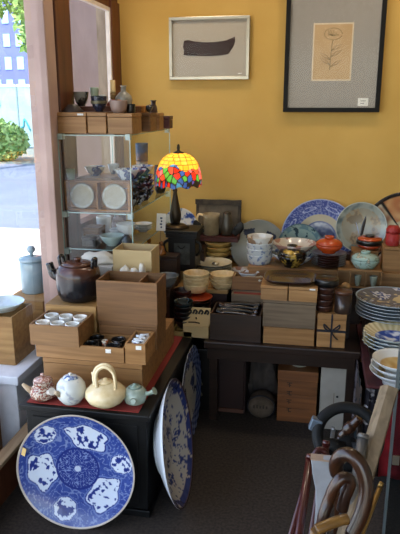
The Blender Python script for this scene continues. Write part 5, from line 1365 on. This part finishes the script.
# grey white board
A = [(311, 460), (334.5, 460), (333, 480), (330, 505), (327, 534), (313.5, 534), (315.5, 510), (315.5, 490), (312.5, 475)]
Yb_ = 1.33
base = PY(320, 534, Yb_)
t = thing('carved_board', 'weathered grey white carved board standing among the canes', 'board', (base.x, Yb_, 0))
pts = [PY(x, y, Yb_)-Vector((base.x, Yb_, 0)) for x, y in A]
GW = mat('weathered grey paint', '9a9ca2', .7, col2='8c8d90', scale=18, bump=.2)
pts2 = [(p.x, p.z) for p in pts]; lo = pts2[4]; lo2 = pts2[5]
pts2 = pts2[:5]+[(lo[0]-.012, 0), (lo2[0]-.012, 0)]+pts2[5:]
bm = BM(); a_ = [bm.verts.new((p[0], 0, p[1])) for p in pts2]; b2 = [bm.verts.new((p[0], .022, p[1])) for p in pts2]
bm.faces.new(a_); bm.faces.new(b2[::-1])
for q in range(len(pts2)): bm.faces.new([a_[q], b2[q], b2[(q+1) % len(pts2)], a_[(q+1) % len(pts2)]])
obj('board', bm, GW, t, bevel=.003)
bm = BM(); zt = pts2[0][1]; add_box(bm, pts2[0][0]-.001, pts2[1][0]+.001, -.002, .024, zt+.0005, zt+.0035); o = obj('board_top', bm, mat('worn beige wood', 'a98f78', .7), t); o['label'] = 'worn beige top edge'
# pale plank
A = PY(390, 388, 1.62); B = PY(352, 520, 1.40)
d = (B-A); s = -B.z/d.z; foot = B+d*s
t = thing('wooden_beam', 'long pale weathered wooden beam slanting across the right', 'beam', foot)
up_ = (A-foot); L_ = up_.length; up_.normalize()
xr_ = Vector((0, 1, 0)).cross(up_).normalized(); yr_ = up_.cross(xr_)
M = Matrix((xr_, yr_, up_)).transposed().to_4x4()
bm = BM(); n = 30; rg = []
for i in range(n+1):
    z = L_*i/n; w = .025*(1-.18*i/n); dd = .022
    wv = .003*noise.noise(Vector((0, 0, z*9)))
    rg.append([bm.verts.new((sx*(w+wv)+ex, sy*dd+ey, z)) for sx, sy, ex, ey in ((-1, -.6, 0, 0), (-.6, -1, 0, 0), (.7, -1, 0, 0), (1, -.5, 0, 0), (1, 1, 0, 0), (-1, 1, 0, 0))])
bm.faces.new(rg[0]); bm.faces.new(rg[-1])
for a, b_ in zip(rg, rg[1:]):
    for q in range(6): bm.faces.new([a[q], a[(q+1) % 6], b_[(q+1) % 6], b_[q]])
bm.transform(M); obj('beam_body', bm, wood('weathered pale wood', '8a765c', '675640', 'Z', 10, .7), t)
# brass clamp rod
t = pole('brass_rod', 'thin brass rod with a forked end by the beam', (380, 487, 1.28), (362, 534, 1.22), .006, mat('brass', '9a7a45', .3, .8))
# black wheel
WCY = 1.60
c = PY(348, 436, WCY); sc = scale_at(c); RW = 30/sc
t = thing('steering_wheel', 'black three spoked wheel standing above the canes', 'wheel', (c.x, WCY, 0))
fc = Vector((.05, -.78, .62)).normalized(); rx = Vector((1, .05, 0)); rx = (rx-fc*rx.dot(fc)).normalized(); uy = fc.cross(rx)
M = Matrix((rx, uy, fc)).transposed().to_4x4(); M.translation = Vector((0, 0, c.z))
RUB = mat('black rubber', '0d0e0f', .65, spec=.3)
bm = BM(); add_tube(bm, [(RW*1.0*math.cos(k*PI/24), RW*.95*math.sin(k*PI/24), 0) for k in range(48)], .0165, 14, closed=True); bm.transform(M); obj('rim', bm, RUB, t)
for ang in (200, 340, 268):
    A_ = math.radians(ang)
    bm = BM(); add_tube(bm, [(.02*math.cos(A_), -.03+.02*math.sin(A_), -.012), (RW*.55*math.cos(A_), RW*.55*math.sin(A_)-.012, -.006), (RW*.97*math.cos(A_), RW*.92*math.sin(A_), 0)], [.028, .02, .016], 10); bm.transform(M); obj('spoke', bm, RUB, t)
bm = BM(); add_lathe(bm, [(0, -.03), (.026, -.03), (.034, -.015), (.03, .002), (0, .006)], 24, cy=-.03); bm.transform(M); h_ = obj('hub', bm, RUB, t)
hb = M@Vector((0, -.03, -.028))
bm = BM(); add_tube(bm, [hb, (hb.x+.01, hb.y+.04, hb.z*.5), (hb.x+.02, hb.y+.06, 0)], [.016, .014, .014], 12); obj('column', bm, mat('grey steel', '5a5d61', .4, .6), t)
gp = M@Vector((-RW*1.08, RW*.32, .0))
bm = BM(); add_box(bm, -.015, .017, -.013, .013, -.019, .019); bm.transform(Matrix.Translation(gp)@Matrix.Rotation(.3, 4, 'Y')); o = obj('end_block', bm, mat('grey metal block', '6d7a88', .35, .5), t, bevel=.004); o['label'] = 'grey metal block on the rim'
# carved wooden piece seen through the wheel and a grey tube
c2 = PY(352, 425, 1.75)
t = thing('carved_stick', 'reddish brown carved wooden handle seen through the wheel', 'handle', (c2.x-.02, 1.80, 0))
bm = BM(); q = [PY(341, 436, 1.74), PY(348, 429, 1.74), PY(355, 423, 1.74), PY(360, 418, 1.74)]
add_tube(bm, [v-t.location for v in smooth_path(q)], [.013]*5+[.018]*5+[.014]*8+[.008], 12); obj('handle_top', bm, BENT, t)
e = q[0]-t.location
bm = BM(); add_tube(bm, [e, e*.5, (0, 0, 0)], [.011, .01, .009], 10); obj('handle_stem', bm, BENT, t)
pole('metal_tube', 'short grey capped tube right of the wheel hub', (363, 438, 1.50), (358, 470, 1.46), .0145, mat('dull grey tube', '6d6a66', .4, .5), 'tube')

# ================================================================== LIGHT
S.world = bpy.data.worlds.new('sky'); S.world.use_nodes = True
wn = S.world.node_tree; bg = wn.nodes['Background']
sky = wn.nodes.new('ShaderNodeTexSky'); sky.sky_type = 'NISHITA'; sky.sun_disc = False
sky.sun_elevation = math.radians(55); sky.sun_rotation = math.radians(200); sky.altitude = 50
wn.links.new(sky.outputs[0], bg.inputs[0]); bg.inputs[1].default_value = .55
def light(name, kind, loc, rot, energy, col, **k):
    l = bpy.data.lights.new(name, kind); l.energy = energy; l.color = col
    for a, v in k.items(): setattr(l, a, v)
    o = bpy.data.objects.new(name, l); C.objects.link(o); o.location = loc; o.rotation_euler = rot; return o
# sun from behind the viewer, high, along the street
light('sun', 'SUN', (0, 0, 20), (math.radians(42), 0, math.radians(-5)), 8.0, (1, .96, .9), angle=.01)
# daylight through the glazed shop front behind the viewer
light('shop_front_daylight', 'AREA', (.2, -1.9, 1.2), (PI/2, 0, 0), 3.6, (.80, .90, 1), shape='RECTANGLE', size=2.4, size_y=2.1)
# daylight through the side window
light('window_daylight', 'AREA', (WX+.03, .9, 1.2), (PI/2, 0, -PI/2), 14, (.82, .91, 1), shape='RECTANGLE', size=2.4, size_y=1.8)
# warm ceiling lamps
for i, (x, y, e) in enumerate(((-.75, 2.98, 6.6), (.4, 2.98, 6.6))):
    light('ceiling_lamp', 'AREA', (x, y, 2.66), (0, 0, 0), e, (1, .84, .64), shape='DISK', size=.3)
S.view_settings.view_transform = 'Standard'; S.view_settings.look = 'None'
S.view_settings.exposure = -.05; S.view_settings.gamma = 1; S.view_settings.use_curve_mapping = False
S.cycles.use_denoising = True
S.cycles.max_bounces = 10; S.cycles.transparent_max_bounces = 24; S.cycles.sample_clamp_indirect = 6
